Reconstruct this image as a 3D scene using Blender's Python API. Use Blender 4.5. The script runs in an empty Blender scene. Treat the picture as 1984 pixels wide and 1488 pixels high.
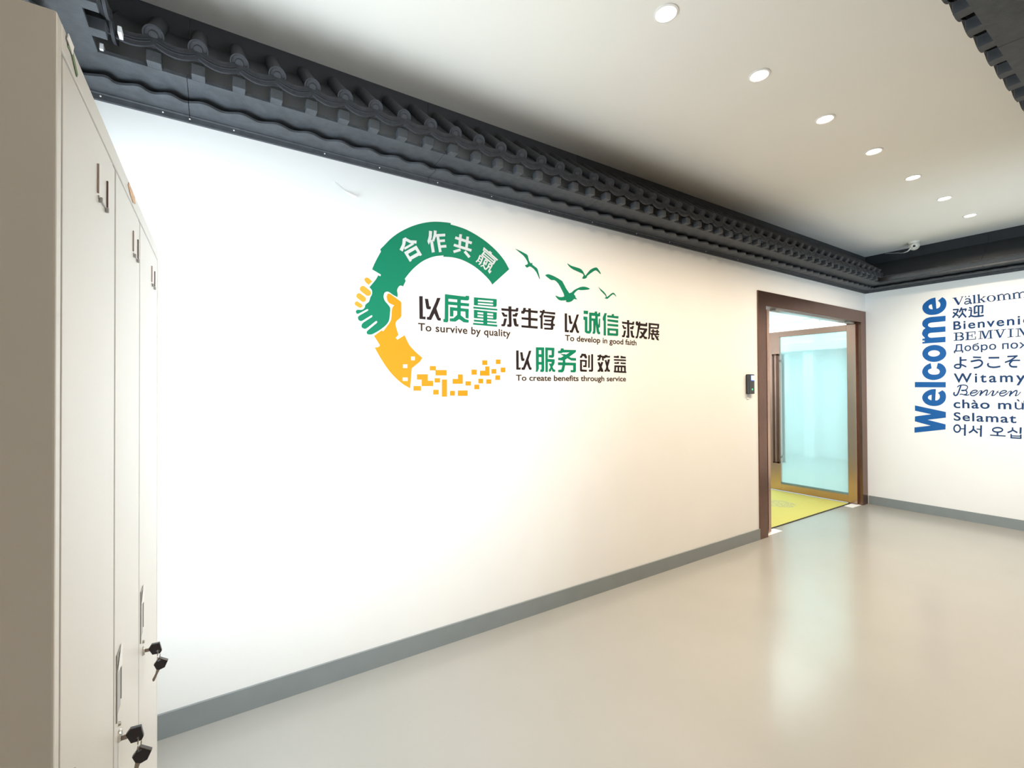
import bpy, bmesh, math, random
from mathutils import Vector, Matrix
from mathutils.geometry import tessellate_polygon
random.seed(7)
SC = bpy.context.scene
COL = SC.collection
PI = math.pi

# ------------------------------------------------------------------ camera
W_IMG, F_PX = 1984, 888.28
YAW, PITCH, ROLL, CAM_H = 0.5717, 0.0093, -0.0051, 1.52
fw = Vector((math.sin(YAW)*math.cos(PITCH), math.cos(YAW)*math.cos(PITCH), math.sin(PITCH)))
r0 = Vector((math.cos(YAW), -math.sin(YAW), 0)); u0 = r0.cross(fw)
rt = r0*math.cos(ROLL) + u0*math.sin(ROLL); up = -r0*math.sin(ROLL) + u0*math.cos(ROLL)
cam = bpy.data.cameras.new('camera'); cam.sensor_width = 36; cam.sensor_fit = 'HORIZONTAL'
cam.lens = 36*F_PX/W_IMG; cam.clip_start = 0.02
camo = bpy.data.objects.new('camera', cam); COL.objects.link(camo)
camo.matrix_world = Matrix(((rt.x, up.x, -fw.x, 0), (rt.y, up.y, -fw.y, 0), (rt.z, up.z, -fw.z, CAM_H), (0, 0, 0, 1)))
SC.camera = camo

# ------------------------------------------------------------------ exposure, world, daylight
vs = SC.view_settings
vs.view_transform = 'Standard'; vs.look = 'None'; vs.gamma = 1; vs.use_curve_mapping = False
vs.exposure = 0.46
wd = bpy.data.worlds.new('overcast_sky'); SC.world = wd; wd.use_nodes = True
bg = wd.node_tree.nodes['Background']; bg.inputs[0].default_value = (0.80, 0.90, 1.0, 1); bg.inputs[1].default_value = 2.6

def area(name, loc, rot, sx, sy, power, col, spread=180):
    l = bpy.data.lights.new(name, 'AREA'); l.shape = 'RECTANGLE'; l.size = sx; l.size_y = sy
    l.energy = power; l.color = col; l.spread = math.radians(spread)
    o = bpy.data.objects.new(name, l); COL.objects.link(o); o.location = loc; o.rotation_euler = rot
    return o
D, XR, XL, YB = 2.528, 7.1107, -0.62, 0.21          # long wall, right wall, left wall, beam side
CEIL, CORN, SKIRT = 3.205, 2.728, 0.108
# daylight through the glazed front under the beam (its frame stands at y = 0)
area('daylight_front_window', (4.5, -0.12, 1.0), (math.radians(108), 0, math.radians(-52)), 1.7, 1.5, 18, (0.64, 0.85, 1.0), 105)
# added daylight fill beside the viewer, for the locker front and long wall
area('daylight_fill', (1.62, -0.32, 1.35), (math.radians(94), 0, math.radians(18)), 1.0, 1.9, 12, (0.84, 0.94, 1.0), 82)
# daylight through the window in the left wall, beyond the locker
area('daylight_side_window', (-0.66, 2.02, 1.60), (math.radians(98), 0, math.radians(-90)), 0.84, 1.2, 32, (0.74, 0.90, 1.0))
# added unseen fill light in the lobby, lifting the locker's near side
area('lobby_fill_light', (0.1, -1.7, 3.17), (0, 0, 0), 0.6, 0.6, 7, (1.0, 0.88, 0.72))
# daylight in the room beyond the door
area('daylight_room_beyond', (8.6, 4.9, 2.96), (0, 0, 0), 4.5, 3.2, 150, (0.72, 0.965, 1.0))

# ------------------------------------------------------------------ materials
def mat(name, col, rough=0.5, metal=0.0, spec=0.5, noise=0.0, nscale=40.0, bump=0.0, bscale=200.0, coat=0.0, coat_r=0.05, emit=None, estr=0.0):
    m = bpy.data.materials.new(name); m.use_nodes = True
    nt = m.node_tree; b = nt.nodes['Principled BSDF']
    b.inputs['Base Color'].default_value = (*col, 1); b.inputs['Roughness'].default_value = rough
    b.inputs['Metallic'].default_value = metal; b.inputs['Specular IOR Level'].default_value = spec
    b.inputs['Coat Weight'].default_value = coat; b.inputs['Coat Roughness'].default_value = coat_r
    if emit:
        b.inputs['Emission Color'].default_value = (*emit, 1); b.inputs['Emission Strength'].default_value = estr
    if noise or bump:
        tc = nt.nodes.new('ShaderNodeTexCoord')
    if noise:
        n = nt.nodes.new('ShaderNodeTexNoise'); n.inputs['Scale'].default_value = nscale; n.inputs['Detail'].default_value = 6
        nt.links.new(tc.outputs['Object'], n.inputs['Vector'])
        mr = nt.nodes.new('ShaderNodeMapRange'); mr.inputs[1].default_value = 0.3; mr.inputs[2].default_value = 0.7
        mr.inputs[3].default_value = 1-noise; mr.inputs[4].default_value = 1+noise
        nt.links.new(n.outputs['Fac'], mr.inputs[0])
        vm = nt.nodes.new('ShaderNodeVectorMath'); vm.operation = 'SCALE'; vm.inputs[0].default_value = col
        nt.links.new(mr.outputs[0], vm.inputs['Scale']); nt.links.new(vm.outputs[0], b.inputs['Base Color'])
    if bump:
        n2 = nt.nodes.new('ShaderNodeTexNoise'); n2.inputs['Scale'].default_value = bscale; n2.inputs['Detail'].default_value = 4
        nt.links.new(tc.outputs['Object'], n2.inputs['Vector'])
        bp = nt.nodes.new('ShaderNodeBump'); bp.inputs['Strength'].default_value = bump; bp.inputs['Distance'].default_value = 0.002
        nt.links.new(n2.outputs['Fac'], bp.inputs['Height']); nt.links.new(bp.outputs[0], b.inputs['Normal'])
    return m
M = {}
M['wall'] = mat('wall_paint', (0.80, 0.79, 0.775), 0.6, noise=0.012, nscale=3, bump=0.12, bscale=260)
M['ceil'] = mat('ceiling_paint', (0.86, 0.825, 0.765), 0.7, noise=0.01, nscale=2, bump=0.1, bscale=220)
M['floor'] = mat('epoxy_floor', (0.318, 0.312, 0.292), 0.26, spec=0.5, noise=0.03, nscale=1.4, coat=0.25, coat_r=0.14)
M['skirt'] = mat('grey_skirting_paint', (0.21, 0.232, 0.236), 0.35, noise=0.03, nscale=9)
M['eave'] = mat('charcoal_resin_tile', (0.062, 0.066, 0.073), 0.55, spec=0.3, noise=0.16, nscale=28, bump=0.5, bscale=120)
M['tile'] = mat('dark_resin_tile', (0.042, 0.043, 0.049), 0.6, spec=0.25, noise=0.2, nscale=28, bump=0.5, bscale=120)
M['lobby'] = mat('brown_lobby_panelling', (0.68, 0.60, 0.51), 0.6, noise=0.04, nscale=4)
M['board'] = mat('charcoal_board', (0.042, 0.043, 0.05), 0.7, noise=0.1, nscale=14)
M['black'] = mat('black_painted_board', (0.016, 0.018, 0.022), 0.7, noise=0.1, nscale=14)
M['locker'] = mat('white_enamelled_steel', (0.70, 0.69, 0.665), 0.38, noise=0.015, nscale=5, bump=0.06, bscale=400)
M['steel'] = mat('bright_steel', (0.62, 0.60, 0.56), 0.28, 1.0)
M['steel_dark'] = mat('grey_steel_rim', (0.30, 0.29, 0.28), 0.4, 0.6)
M['rail'] = mat('tan_metal_rail', (0.36, 0.27, 0.23), 0.4, 0.3)
M['rail2'] = mat('maroon_metal_rail', (0.14, 0.06, 0.07), 0.4, 0.3)
M['inside'] = mat('dark_gap_shade', (0.04, 0.04, 0.042), 0.7)  # painted shade for the gaps between the locker doors
M['recess'] = mat('grey_handle_insert', (0.42, 0.42, 0.42), 0.4)
M['keyhead'] = mat('black_key_plastic', (0.012, 0.008, 0.011), 0.35)
M['keyblade'] = mat('dull_nickel', (0.30, 0.25, 0.21), 0.4, 1.0)
M['paper'] = mat('white_paper', (0.85, 0.86, 0.88), 0.6)
M['green_res'] = mat('green_sticker_residue', (0.16, 0.26, 0.14), 0.6, noise=0.3, nscale=60)
M['orange_res'] = mat('orange_sticker_residue', (0.68, 0.44, 0.27), 0.6, noise=0.3, nscale=70)
M['bronze'] = mat('rose_bronze_steel', (0.58, 0.37, 0.28), 0.26, 1.0, noise=0.05, nscale=6)
M['bronze_dark'] = mat('dark_bronze_steel', (0.20, 0.11, 0.08), 0.28, 1.0, noise=0.06, nscale=6)
M['gasket'] = mat('grey_green_gasket', (0.16, 0.24, 0.235), 0.5)
M['mat'] = mat('yellow_doormat', (0.52, 0.48, 0.12), 0.95, noise=0.12, nscale=120, bump=0.6, bscale=500)
M['mat_edge'] = mat('dark_mat_edge', (0.03, 0.03, 0.022), 0.8)
M['plate'] = mat('white_cover_plate', (0.82, 0.82, 0.82), 0.35)
M['device'] = mat('black_device_plastic', (0.02, 0.02, 0.02), 0.3)
M['screen'] = mat('lit_blue_white_screen', (0.5, 0.6, 0.9), 0.3, emit=(0.62, 0.72, 1.0), estr=1.1)
M['screen_edge'] = mat('lit_blue_screen_edge', (0.02, 0.08, 0.5), 0.3, emit=(0.02, 0.09, 0.6), estr=0.7)
M['led'] = mat('lit_green_led', (0.0, 0.5, 0.1), 0.3, emit=(0.05, 0.9, 0.25), estr=1.2)
M['green'] = mat('green_vinyl', (0.005, 0.185, 0.098), 0.45, spec=0.1)
M['yellow'] = mat('amber_vinyl', (0.76, 0.27, 0.008), 0.45, spec=0.1)
M['orange'] = mat('orange_vinyl', (0.78, 0.33, 0.035), 0.45, spec=0.1)
M['ink'] = mat('dark_brown_vinyl', (0.022, 0.013, 0.014), 0.5, spec=0.1)
M['ink2'] = mat('brown_vinyl', (0.05, 0.026, 0.014), 0.5, spec=0.1)
M['white_vinyl'] = mat('white_vinyl', (0.60, 0.62, 0.62), 0.5, spec=0.1)
M['blue'] = mat('blue_vinyl', (0.008, 0.095, 0.32), 0.3, spec=0.25)
M['navy'] = mat('navy_vinyl', (0.010, 0.042, 0.13), 0.4, spec=0.15)
M['lamp_ring'] = mat('white_lamp_ring', (0.85, 0.82, 0.78), 0.4)
M['lamp'] = mat('lit_lamp_lens', (1, 1, 1), 0.4, emit=(1.0, 0.93, 0.82), estr=14)
M['cctv'] = mat('cream_camera_plastic', (0.72, 0.70, 0.64), 0.35)
M['lens'] = mat('black_camera_lens', (0.01, 0.01, 0.01), 0.1)
M['cable'] = mat('grey_white_cable', (0.55, 0.57, 0.58), 0.5)
M['tape'] = mat('translucent_tape', (0.72, 0.73, 0.71), 0.25)
# tinted pane: mostly see-through with a pale cyan cast and a mirror reflection
def glass(name, tint, refl=0.12, frost=0.0):
    m = bpy.data.materials.new(name); m.use_nodes = True; nt = m.node_tree; nt.nodes.clear()
    o = nt.nodes.new('ShaderNodeOutputMaterial'); t = nt.nodes.new('ShaderNodeBsdfTransparent'); t.inputs[0].default_value = (*tint, 1)
    g = nt.nodes.new('ShaderNodeBsdfGlossy'); g.inputs['Roughness'].default_value = 0.02; g.inputs[0].default_value = (0.9, 1, 1, 1)
    f = nt.nodes.new('ShaderNodeFresnel'); f.inputs[0].default_value = 1.5
    mx = nt.nodes.new('ShaderNodeMixShader'); nt.links.new(f.outputs[0], mx.inputs[0])
    if frost:
        d = nt.nodes.new('ShaderNodeBsdfTranslucent'); d.inputs[0].default_value = (*tint, 1)
        d2 = nt.nodes.new('ShaderNodeBsdfDiffuse'); d2.inputs[0].default_value = (*tint, 1)
        m1 = nt.nodes.new('ShaderNodeMixShader'); m1.inputs[0].default_value = 0.5; nt.links.new(d.outputs[0], m1.inputs[1]); nt.links.new(d2.outputs[0], m1.inputs[2])
        m2 = nt.nodes.new('ShaderNodeMixShader'); m2.inputs[0].default_value = frost
        nt.links.new(t.outputs[0], m2.inputs[1]); nt.links.new(m1.outputs[0], m2.inputs[2]); nt.links.new(m2.outputs[0], mx.inputs[1])
    else:
        nt.links.new(t.outputs[0], mx.inputs[1])
    nt.links.new(g.outputs[0], mx.inputs[2]); nt.links.new(mx.outputs[0], o.inputs[0])
    return m
M['pane'] = glass('pale_cyan_glass', (0.80, 0.955, 0.955), frost=0.35)
M['clear'] = glass('clear_glass', (0.97, 0.99, 0.99))

# ------------------------------------------------------------------ helpers
ORG = {}
class MB:
    def __init__(s): s.bm = bmesh.new()
    def poly(s, pts): s.bm.faces.new([s.bm.verts.new(p) for p in pts]); return s
    def box(s, x0, x1, y0, y1, z0, z1, bev=0.0, seg=2):
        v = [s.bm.verts.new((x, y, z)) for x in (x0, x1) for y in (y0, y1) for z in (z0, z1)]
        fs = [s.bm.faces.new([v[i] for i in q]) for q in ((0, 1, 3, 2), (4, 6, 7, 5), (0, 4, 5, 1), (2, 3, 7, 6), (0, 2, 6, 4), (1, 5, 7, 3))]
        if bev:
            es = list({e for f in fs for e in f.edges})
            bmesh.ops.bevel(s.bm, geom=es, offset=bev, segments=seg, affect='EDGES', profile=0.5)
        return s
    def prism(s, pts, axis, a, b):
        """closed polygon pts (2D) swept along axis from a to b"""
        def P(q, t): return {'x': (t, q[0], q[1]), 'y': (q[0], t, q[1]), 'z': (q[0], q[1], t)}[axis]
        n = len(pts); A = [s.bm.verts.new(P(q, a)) for q in pts]; B = [s.bm.verts.new(P(q, b)) for q in pts]
        s.bm.faces.new(A[::-1]); s.bm.faces.new(B)
        for i in range(n): s.bm.faces.new((A[i], A[(i+1) % n], B[(i+1) % n], B[i]))
        return s
    def loft(s, rings, close=True, cap=True):
        R = [[s.bm.verts.new(p) for p in r] for r in rings]; n = len(R[0])
        for a, b in zip(R, R[1:]):
            for i in range(n if close else n-1): s.bm.faces.new((a[i], a[(i+1) % n], b[(i+1) % n], b[i]))
        if cap and close: s.bm.faces.new(R[0][::-1]); s.bm.faces.new(R[-1])
        return s
    def tube(s, pts, r, n=10):
        P = [Vector(p) for p in pts]; rings = []
        rr = r if isinstance(r, (list, tuple)) else [r]*len(P)
        ref = None
        for i, p in enumerate(P):
            d = (P[min(i+1, len(P)-1)] - P[max(i-1, 0)]).normalized()
            if ref is None: ref = Vector((0, 0, 1)) if abs(d.z) < 0.9 else Vector((1, 0, 0))
            a = d.cross(ref).normalized(); b = d.cross(a).normalized(); ref = -b if False else ref
            rings.append([p + a*rr[i]*math.cos(2*PI*k/n) + b*rr[i]*math.sin(2*PI*k/n) for k in range(n)])
        return s.loft(rings)
    def lathe(s, prof, origin, axis, n=32):
        """prof: (radius, height) along axis from origin"""
        ax = Vector(axis).normalized(); ref = Vector((0, 0, 1)) if abs(ax.z) < 0.9 else Vector((1, 0, 0))
        a = ax.cross(ref).normalized(); b = ax.cross(a); o = Vector(origin)
        return s.loft([[o + ax*h + (a*math.cos(2*PI*k/n) + b*math.sin(2*PI*k/n))*max(r, 1e-5) for k in range(n)] for r, h in prof])
    def build(s, name, m, parent=None, smooth=False, origin=None, label=None):
        bmesh.ops.recalc_face_normals(s.bm, faces=s.bm.faces[:])
        o0 = Vector(ORG[parent.name]) if parent else Vector(origin or (0, 0, 0))
        if o0.length: bmesh.ops.translate(s.bm, verts=s.bm.verts[:], vec=-o0)
        me = bpy.data.meshes.new(name); s.bm.to_mesh(me); s.bm.free()
        if smooth:
            for p in me.polygons: p.use_smooth = True
            try: me.set_sharp_from_angle(angle=math.radians(40))
            except Exception: pass
        me.materials.append(M[m] if isinstance(m, str) else m)
        o = bpy.data.objects.new(name, me); COL.objects.link(o)
        if parent: o.parent = parent
        else: o.location = o0
        ORG[o.name] = tuple(o0)
        if label: o['label'] = label
        return o
def tag(o, label, cat, group=None):
    o['label'] = label; o['category'] = cat
    if group: o['group'] = group
    return o
def thing(name, loc, label, cat, group=None, rotz=0.0):
    o = bpy.data.objects.new(name, None); COL.objects.link(o); o.location = loc; o.rotation_euler = (0, 0, rotz)
    o.empty_display_size = 0.05
    ORG[o.name] = tuple(loc)
    return tag(o, label, cat, group)
def struct(o): o['kind'] = 'structure'; return o
def children_of(o): return [c for c in KIDS.get(o.name, [])]

DECAL = {
 'yi_a': [[[[987.6,2058.5],[1009.4,2060.3],[1010.2,1940.3],[1027,1942.4],[1026.2,1925.7],[989.2,1925.8]]],[[[1022.2,2047.4],[1042.9,2047.6],[1050.6,2004.9],[1061.1,2004.7],[1058.4,1987.2],[1037.5,1986.6],[1031.1,1993.3]]],[[[1099.6,2059.8],[1122.3,2061.4],[1095.3,1995.4],[1115.2,1942.5],[1123.7,1940.7],[1122.6,1925.2],[1104.4,1925.6],[1097.8,1933.7],[1082,1965.8],[1062.1,1926.1],[1058.2,1924.5],[1034.7,1925.2],[1034.8,1941.1],[1047.8,1942.6],[1090.2,2034.6]]]],
 'yi_b': [[[[2073.4,2049.2],[2095,2051],[2094.4,1931.5],[2111.1,1933.7],[2110,1917.1],[2073.3,1916.9]]],[[[2107.6,2038.3],[2128.1,2038.5],[2135.2,1996.1],[2145.6,1995.9],[2142.7,1978.5],[2122,1977.8],[2115.7,1984.5]]],[[[2184.3,2050.8],[2206.7,2052.5],[2179.3,1986.9],[2198.1,1934.5],[2206.6,1932.8],[2205.3,1917.4],[2187.3,1917.6],[2180.9,1925.6],[2165.7,1957.4],[2145.6,1917.7],[2141.7,1916.2],[2118.5,1916.6],[2118.7,1932.5],[2131.6,1934.1],[2174.7,2025.8]]]],
 'yi_c': [[[[1659.8,1769.4],[1679.8,1771.3],[1679.9,1656.6],[1695.3,1658.8],[1694.5,1642.9],[1660.5,1642.5]]],[[[1691.5,1759.2],[1710.6,1759.5],[1717.3,1718.8],[1726.9,1718.6],[1724.4,1701.9],[1705.2,1701.1],[1699.3,1707.5]]],[[[1762.5,1771.5],[1783.2,1773.2],[1758.2,1710.1],[1776,1659.9],[1783.8,1658.3],[1782.7,1643.5],[1766.1,1643.7],[1760.1,1651.4],[1745.8,1681.8],[1727.4,1643.6],[1723.8,1642.1],[1702.3,1642.4],[1702.4,1657.6],[1714.4,1659.2],[1753.7,1747.4]]]],
 'zhi': [[[[1150.3,2087.5],[1286.1,2086.6],[1292.7,2093],[1314,2093.1],[1313.4,2071.9],[1304.7,2063.8],[1256.1,2063],[1150.2,2061.5]]],[[[1150.3,2087.5],[1173.2,2087.9],[1172,1926.9],[1165.1,1918.1],[1140.6,1918.3],[1138,1936.4],[1148,1937.6]]],[[[1150.1,2045.4],[1313.8,2046.6],[1311.7,2028.3],[1150,2025.4]]],[[[1232.2,2076.4],[1256.1,2076.3],[1255.1,1966.4],[1230.9,1964.4]]],[[[1182.8,2013.4],[1310.2,2012.2],[1310.1,1994.1],[1182.7,1991.9]]],[[[1182.8,2013.4],[1206,2013],[1205.7,1957.3],[1182.5,1955.4]]],[[[1285.7,2010],[1310.2,2012.2],[1308.5,1952.6],[1288.3,1954.9]]],[[[1230.9,1969.5],[1244.3,1965.5],[1244.3,1943.8],[1218.9,1926.6],[1181.6,1926.4],[1181.6,1944],[1206.5,1947.2]]],[[[1255.1,1968.9],[1288.3,1947.2],[1309.9,1943.7],[1309.2,1927.4],[1275.3,1927],[1244.3,1943.8],[1230.9,1964.4]]]],
 'liang': [[[[1346.9,2089],[1374.9,2089.8],[1374.7,2039.4],[1346.7,2039.3]]],[[[1485.3,2093.2],[1510.1,2093.6],[1513.2,2090.6],[1512,2053],[1505.1,2042.4],[1485,2041.6]]],[[[1346.9,2089],[1511.7,2093.7],[1511.6,2081.1],[1346.9,2075.2]]],[[[1346.8,2064.8],[1511.5,2070.4],[1511.5,2061.8],[1346.8,2055.7]]],[[[1346.7,2046.1],[1511.4,2051],[1505.1,2042.4],[1346.7,2039.3]]],[[[1342.8,2030.1],[1516.9,2030.6],[1516.9,2020.4],[1342.8,2018.2]]],[[[1346.5,2011],[1371.6,2011.1],[1371.3,1960.7],[1346.3,1960.8]]],[[[1484.8,2009.1],[1512.7,2008.3],[1511.6,1967.2],[1504.7,1959.9],[1484.6,1959.7]]],[[[1346.5,2011],[1511.8,2008.7],[1511.7,1999.3],[1346.5,1997.7]]],[[[1346.4,1986.8],[1511.7,1987.3],[1511.6,1980.6],[1346.4,1978.5]]],[[[1346.3,1968.6],[1509.4,1968.3],[1504.7,1959.9],[1346.3,1959.2]]],[[[1413.3,2010.8],[1442,2010.7],[1441.5,1919.4],[1412.8,1920]]],[[[1346.2,1949.1],[1511.5,1948.1],[1511.4,1938.5],[1346.2,1936.9]]],[[[1340.3,1928.7],[1515.4,1928.6],[1515.3,1916.5],[1340.2,1917.5]]]],
 'qiu_a': [[[[1546.6,2038.8],[1603.4,2039.6],[1624.6,2038.9],[1658.3,2040.1],[1661.5,2051.2],[1679.4,2052.8],[1678.4,2032],[1670.6,2026.2],[1548,2023.2]]],[[[1601.1,2056],[1624.7,2057.6],[1625.5,1927.4],[1616.3,1921.1],[1592.2,1921.3],[1590.7,1936.5],[1604.3,1938.7]]],[[[1546.5,2011.7],[1565.8,2012.1],[1574.6,2000.1],[1592.6,2000.3],[1591,1985.7],[1562.6,1985.2]]],[[[1656.6,2017.8],[1678.3,2017.8],[1665.7,1992.2],[1633.5,1991.6],[1633,2006.2],[1648.9,2007.6]]],[[[1568.5,1973.7],[1589.5,1974.6],[1577.2,1931.7],[1569.7,1922.3],[1547.4,1921.5],[1546,1934.5],[1559.4,1936.8]]],[[[1636.5,1979.5],[1661,1980.9],[1667,1944.5],[1680,1943.6],[1679.3,1928],[1654.5,1928.1],[1645.4,1936.5]]]],
 'qiu_b': [[[[2644.2,2034.3],[2703,2032.8],[2724.9,2031.2],[2759.6,2031],[2762.9,2042.3],[2781.4,2043.3],[2780.2,2021.9],[2772.1,2016.2],[2645.6,2018.2]]],[[[2700.7,2049.8],[2725.1,2050.5],[2725.2,1916.3],[2715.7,1910.2],[2690.8,1911.3],[2689.4,1927],[2703.4,1928.8]]],[[[2644,2006.4],[2663.9,2006],[2673.1,1993.3],[2691.6,1992.8],[2689.9,1977.7],[2660.6,1978.4]]],[[[2757.7,2008.1],[2780,2007.2],[2767,1981.4],[2733.8,1982.2],[2733.3,1997.2],[2749.7,1997.9]]],[[[2666.6,1966.3],[2688.3,1966.4],[2675.4,1922.6],[2667.6,1913.2],[2644.5,1913.3],[2643.1,1926.8],[2657,1928.5]]],[[[2736.8,1969.6],[2762.1,1970],[2768,1932.2],[2781.4,1930.8],[2780.6,1914.8],[2755.2,1915.9],[2745.8,1924.9]]]],
 'sheng': [[[[1719.1,2044.7],[1838,2046.5],[1836.2,2029.8],[1730,2031.3]]],[[[1719.1,2057],[1741.3,2057.9],[1734.8,2031.7],[1725.2,2017.3],[1701.6,2017.1],[1701.7,2034.1],[1714.3,2036.5]]],[[[1758.8,2057.4],[1781.2,2058.1],[1780.3,1930.2],[1758.6,1928.7]]],[[[1704.6,1992.7],[1836.6,1994.7],[1835.2,1977],[1704.5,1978.4]]],[[[1702.7,1939.2],[1837.3,1940.7],[1835.5,1924.6],[1702.6,1924.9]]]],
 'cun': [[[[1855.5,2049.6],[1877.7,2049.9],[1879.4,2057.6],[1897.7,2058.4],[1897.7,2047.1],[1989.5,2048.7],[1987.7,2033],[1855.4,2036.2]]],[[[1876,2046.5],[1896,2045.6],[1879.1,2014.6],[1878.4,1926.1],[1860.2,1926.2],[1860.7,2001.1],[1852.5,2001.8],[1853.2,2016.5],[1862.5,2018.6]]],[[[1887.5,2022],[1985.9,2023.3],[1984.1,2009.5],[1971.9,1989.4],[1970,1967.5],[1949.4,1966],[1953.1,1993.4],[1960,2008.9],[1887.3,2007.2]]],[[[1895.6,1992.3],[1966.8,1994.5],[1966.7,1982.2],[1897.2,1979.8]]],[[[1887.1,1966.9],[1952.9,1967.6],[1985.5,1967.2],[1983.6,1952.7],[1887,1953.5]]],[[[1949.5,1971.5],[1971.7,1971.7],[1971.4,1932.2],[1962.8,1924.8],[1891.8,1923.5],[1891.8,1936.4],[1949.2,1938.3]]]],
 'cheng': [[[[2251,2084.9],[2295.6,2086.8],[2293.2,2061.7],[2251.8,2061]]],[[[2249,2042],[2287.7,2041.9],[2286.8,1941.4],[2298.5,1934.1],[2298.4,1921.2],[2279.7,1920.1],[2261.2,1929.8],[2262,2015.8],[2248.8,2018.8]]],[[[2305.1,2075.5],[2359.3,2077.3],[2359.4,2087.5],[2385.7,2089.8],[2385.6,2073.4],[2398.8,2074.5],[2398.9,2083.5],[2415.6,2084.1],[2415.3,2056.2],[2397.5,2052.7],[2364.5,2054.2],[2304.9,2053.4]]],[[[2305.1,2075.5],[2329.4,2075.6],[2328.2,1944],[2314.5,1921],[2290.4,1919.5],[2290.5,1935.6],[2302.9,1942.4]]],[[[2326.3,2034.9],[2369.8,2035.5],[2369.7,2015.9],[2326.2,2016.7]]],[[[2345.1,2018.1],[2369.7,2017.9],[2366.2,1934.3],[2357.9,1920.7],[2336.1,1921.1],[2338.9,1934.6],[2344.4,1937]]],[[[2364.7,2072.5],[2389.4,2072.5],[2391.6,2009.4],[2404.8,1940.7],[2414.2,1937.2],[2412.9,1920.8],[2390.8,1921.5],[2379.9,1935.1],[2364.2,2015.5]]],[[[2402.9,2038],[2415.1,2037.8],[2413.4,1978.2],[2405,1967.4],[2391.3,1976.7],[2399.8,2001.8]]]],
 'xin': [[[[2460.3,2084.6],[2484.7,2084.6],[2473.1,2056.7],[2473.4,1915.3],[2449.1,1914.7],[2450.2,2024],[2440.7,2029.4],[2440.9,2048]]],[[[2488.5,2070.4],[2533.2,2071.2],[2537.9,2083.7],[2559.4,2084.6],[2559.2,2071.2],[2607.9,2072.6],[2605.9,2053.9],[2488.4,2054.7]]],[[[2489.9,2040.7],[2604,2039.8],[2603.8,2020.8],[2489.8,2024.9]]],[[[2489.6,2006.2],[2603.7,2008.1],[2603.5,1989.9],[2489.4,1990.4]]],[[[2489.3,1973],[2603.3,1974.3],[2602.8,1925.7],[2595.7,1919],[2488.7,1917]],[[2511.9,1956.6],[2578.5,1956.7],[2578.3,1936.9],[2511.7,1937]]]],
 'fa': [[[[2803.2,2047.5],[2825.2,2047.8],[2825.1,2036.9],[2834.6,2037.6],[2834.7,2047.2],[2852.4,2047.7],[2852.2,2034.5],[2914.4,2034.6],[2914.5,2045.6],[2934,2044.9],[2930.4,2014.4],[2802.9,2015.7],[2796.8,2030.5]]],[[[2828.2,2032.8],[2859.9,2032.9],[2840.2,1981.1],[2823.8,1923.4],[2814.3,1911.9],[2795.5,1914],[2796.9,1926.2],[2808.2,1931.2]]],[[[2846.8,1999.1],[2933.4,1998.2],[2931.3,1982.6],[2843.4,1983.5]]],[[[2904.2,1994.1],[2933.4,1993.8],[2923.4,1973.2],[2877.8,1926.4],[2858.5,1914.3],[2838.2,1915.4],[2839.7,1928.6],[2858.8,1936.3]]],[[[2843.3,1968.2],[2865.5,1969.6],[2903.5,1932.3],[2929.4,1929.3],[2925.9,1911.4],[2896.9,1913.4]]]],
 'zhan': [[[[2950.3,2046],[3078,2046.3],[3077.8,2030.9],[2950.1,2030.5]]],[[[3055,2044.7],[3078,2044],[3074.9,2012.1],[3054.7,2012.1]]],[[[2969.6,2014.9],[3072.9,2015.2],[3069.4,2002.7],[2969.4,2002]]],[[[2950.3,2046],[2975.2,2045.6],[2969.1,1971.6],[2961.9,1920],[2942.2,1910],[2941,1925.5],[2947.6,1930.3]]],[[[2979.1,1987.9],[3076,1987.3],[3075.8,1974.6],[2979,1974.5]]],[[[2969,1964.9],[3077,1964.7],[3076.9,1952.1],[2968.8,1951.6]]],[[[2993.7,1997.8],[3012.3,1997.6],[3011.8,1956.3],[2993.2,1955.2]]],[[[3043.7,1996.5],[3062.6,1997.8],[3062,1954.8],[3043.2,1956]]],[[[2978.7,1954.4],[2998.5,1953.3],[2998.2,1928.7],[3018.1,1927.5],[3014.6,1909.4],[2981.5,1912.1]]],[[[3015.1,1952],[3041.8,1949.1],[3068.4,1921.3],[3075,1908.1],[3048.1,1911.2]]],[[[3061.9,1944.9],[3075.4,1941.1],[3051.6,1928],[3034.9,1935.2]]]],
 'fu': [[[[1820.2,1798],[1844.8,1798.2],[1843.8,1652.1],[1833.1,1630.7],[1817.5,1631.3],[1820.2,1645.3]]],[[[1865.9,1799.1],[1889.9,1799.8],[1889.8,1640.1],[1880.7,1630.5],[1856.8,1631],[1856.9,1647.2],[1866.5,1648.3]]],[[[1820.2,1798],[1889.9,1799.8],[1889.7,1779.6],[1820.1,1778.9]]],[[[1841.9,1752.1],[1868.2,1751.8],[1868.1,1731.7],[1841.7,1732.1]]],[[[1841.5,1698.9],[1867.9,1698.7],[1867.7,1680.3],[1841.4,1680.6]]],[[[1899.5,1800.2],[1922.1,1800.3],[1920.9,1631.1],[1900.4,1630.8]]],[[[1899.5,1800.2],[1979.4,1800.7],[1979.3,1781.9],[1899.4,1781.3]]],[[[1954.7,1800.9],[1979.4,1800.2],[1976.2,1739.5],[1965.1,1730.4],[1929.7,1731.5],[1929.9,1749.6],[1954.3,1749.6]]],[[[1918.8,1721.7],[1981.5,1720.1],[1980.3,1700.4],[1918.7,1700.9]]],[[[1956.7,1704.1],[1981.4,1702.6],[1975.8,1685.1],[1953.6,1658.5],[1948,1636.7],[1931.7,1632.1],[1929.1,1647.2],[1940,1658.2]]],[[[1929.4,1690.4],[1951.2,1689.7],[1970,1652.3],[1985.4,1646.9],[1983.6,1632.1],[1961.7,1634.8]]]],
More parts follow.
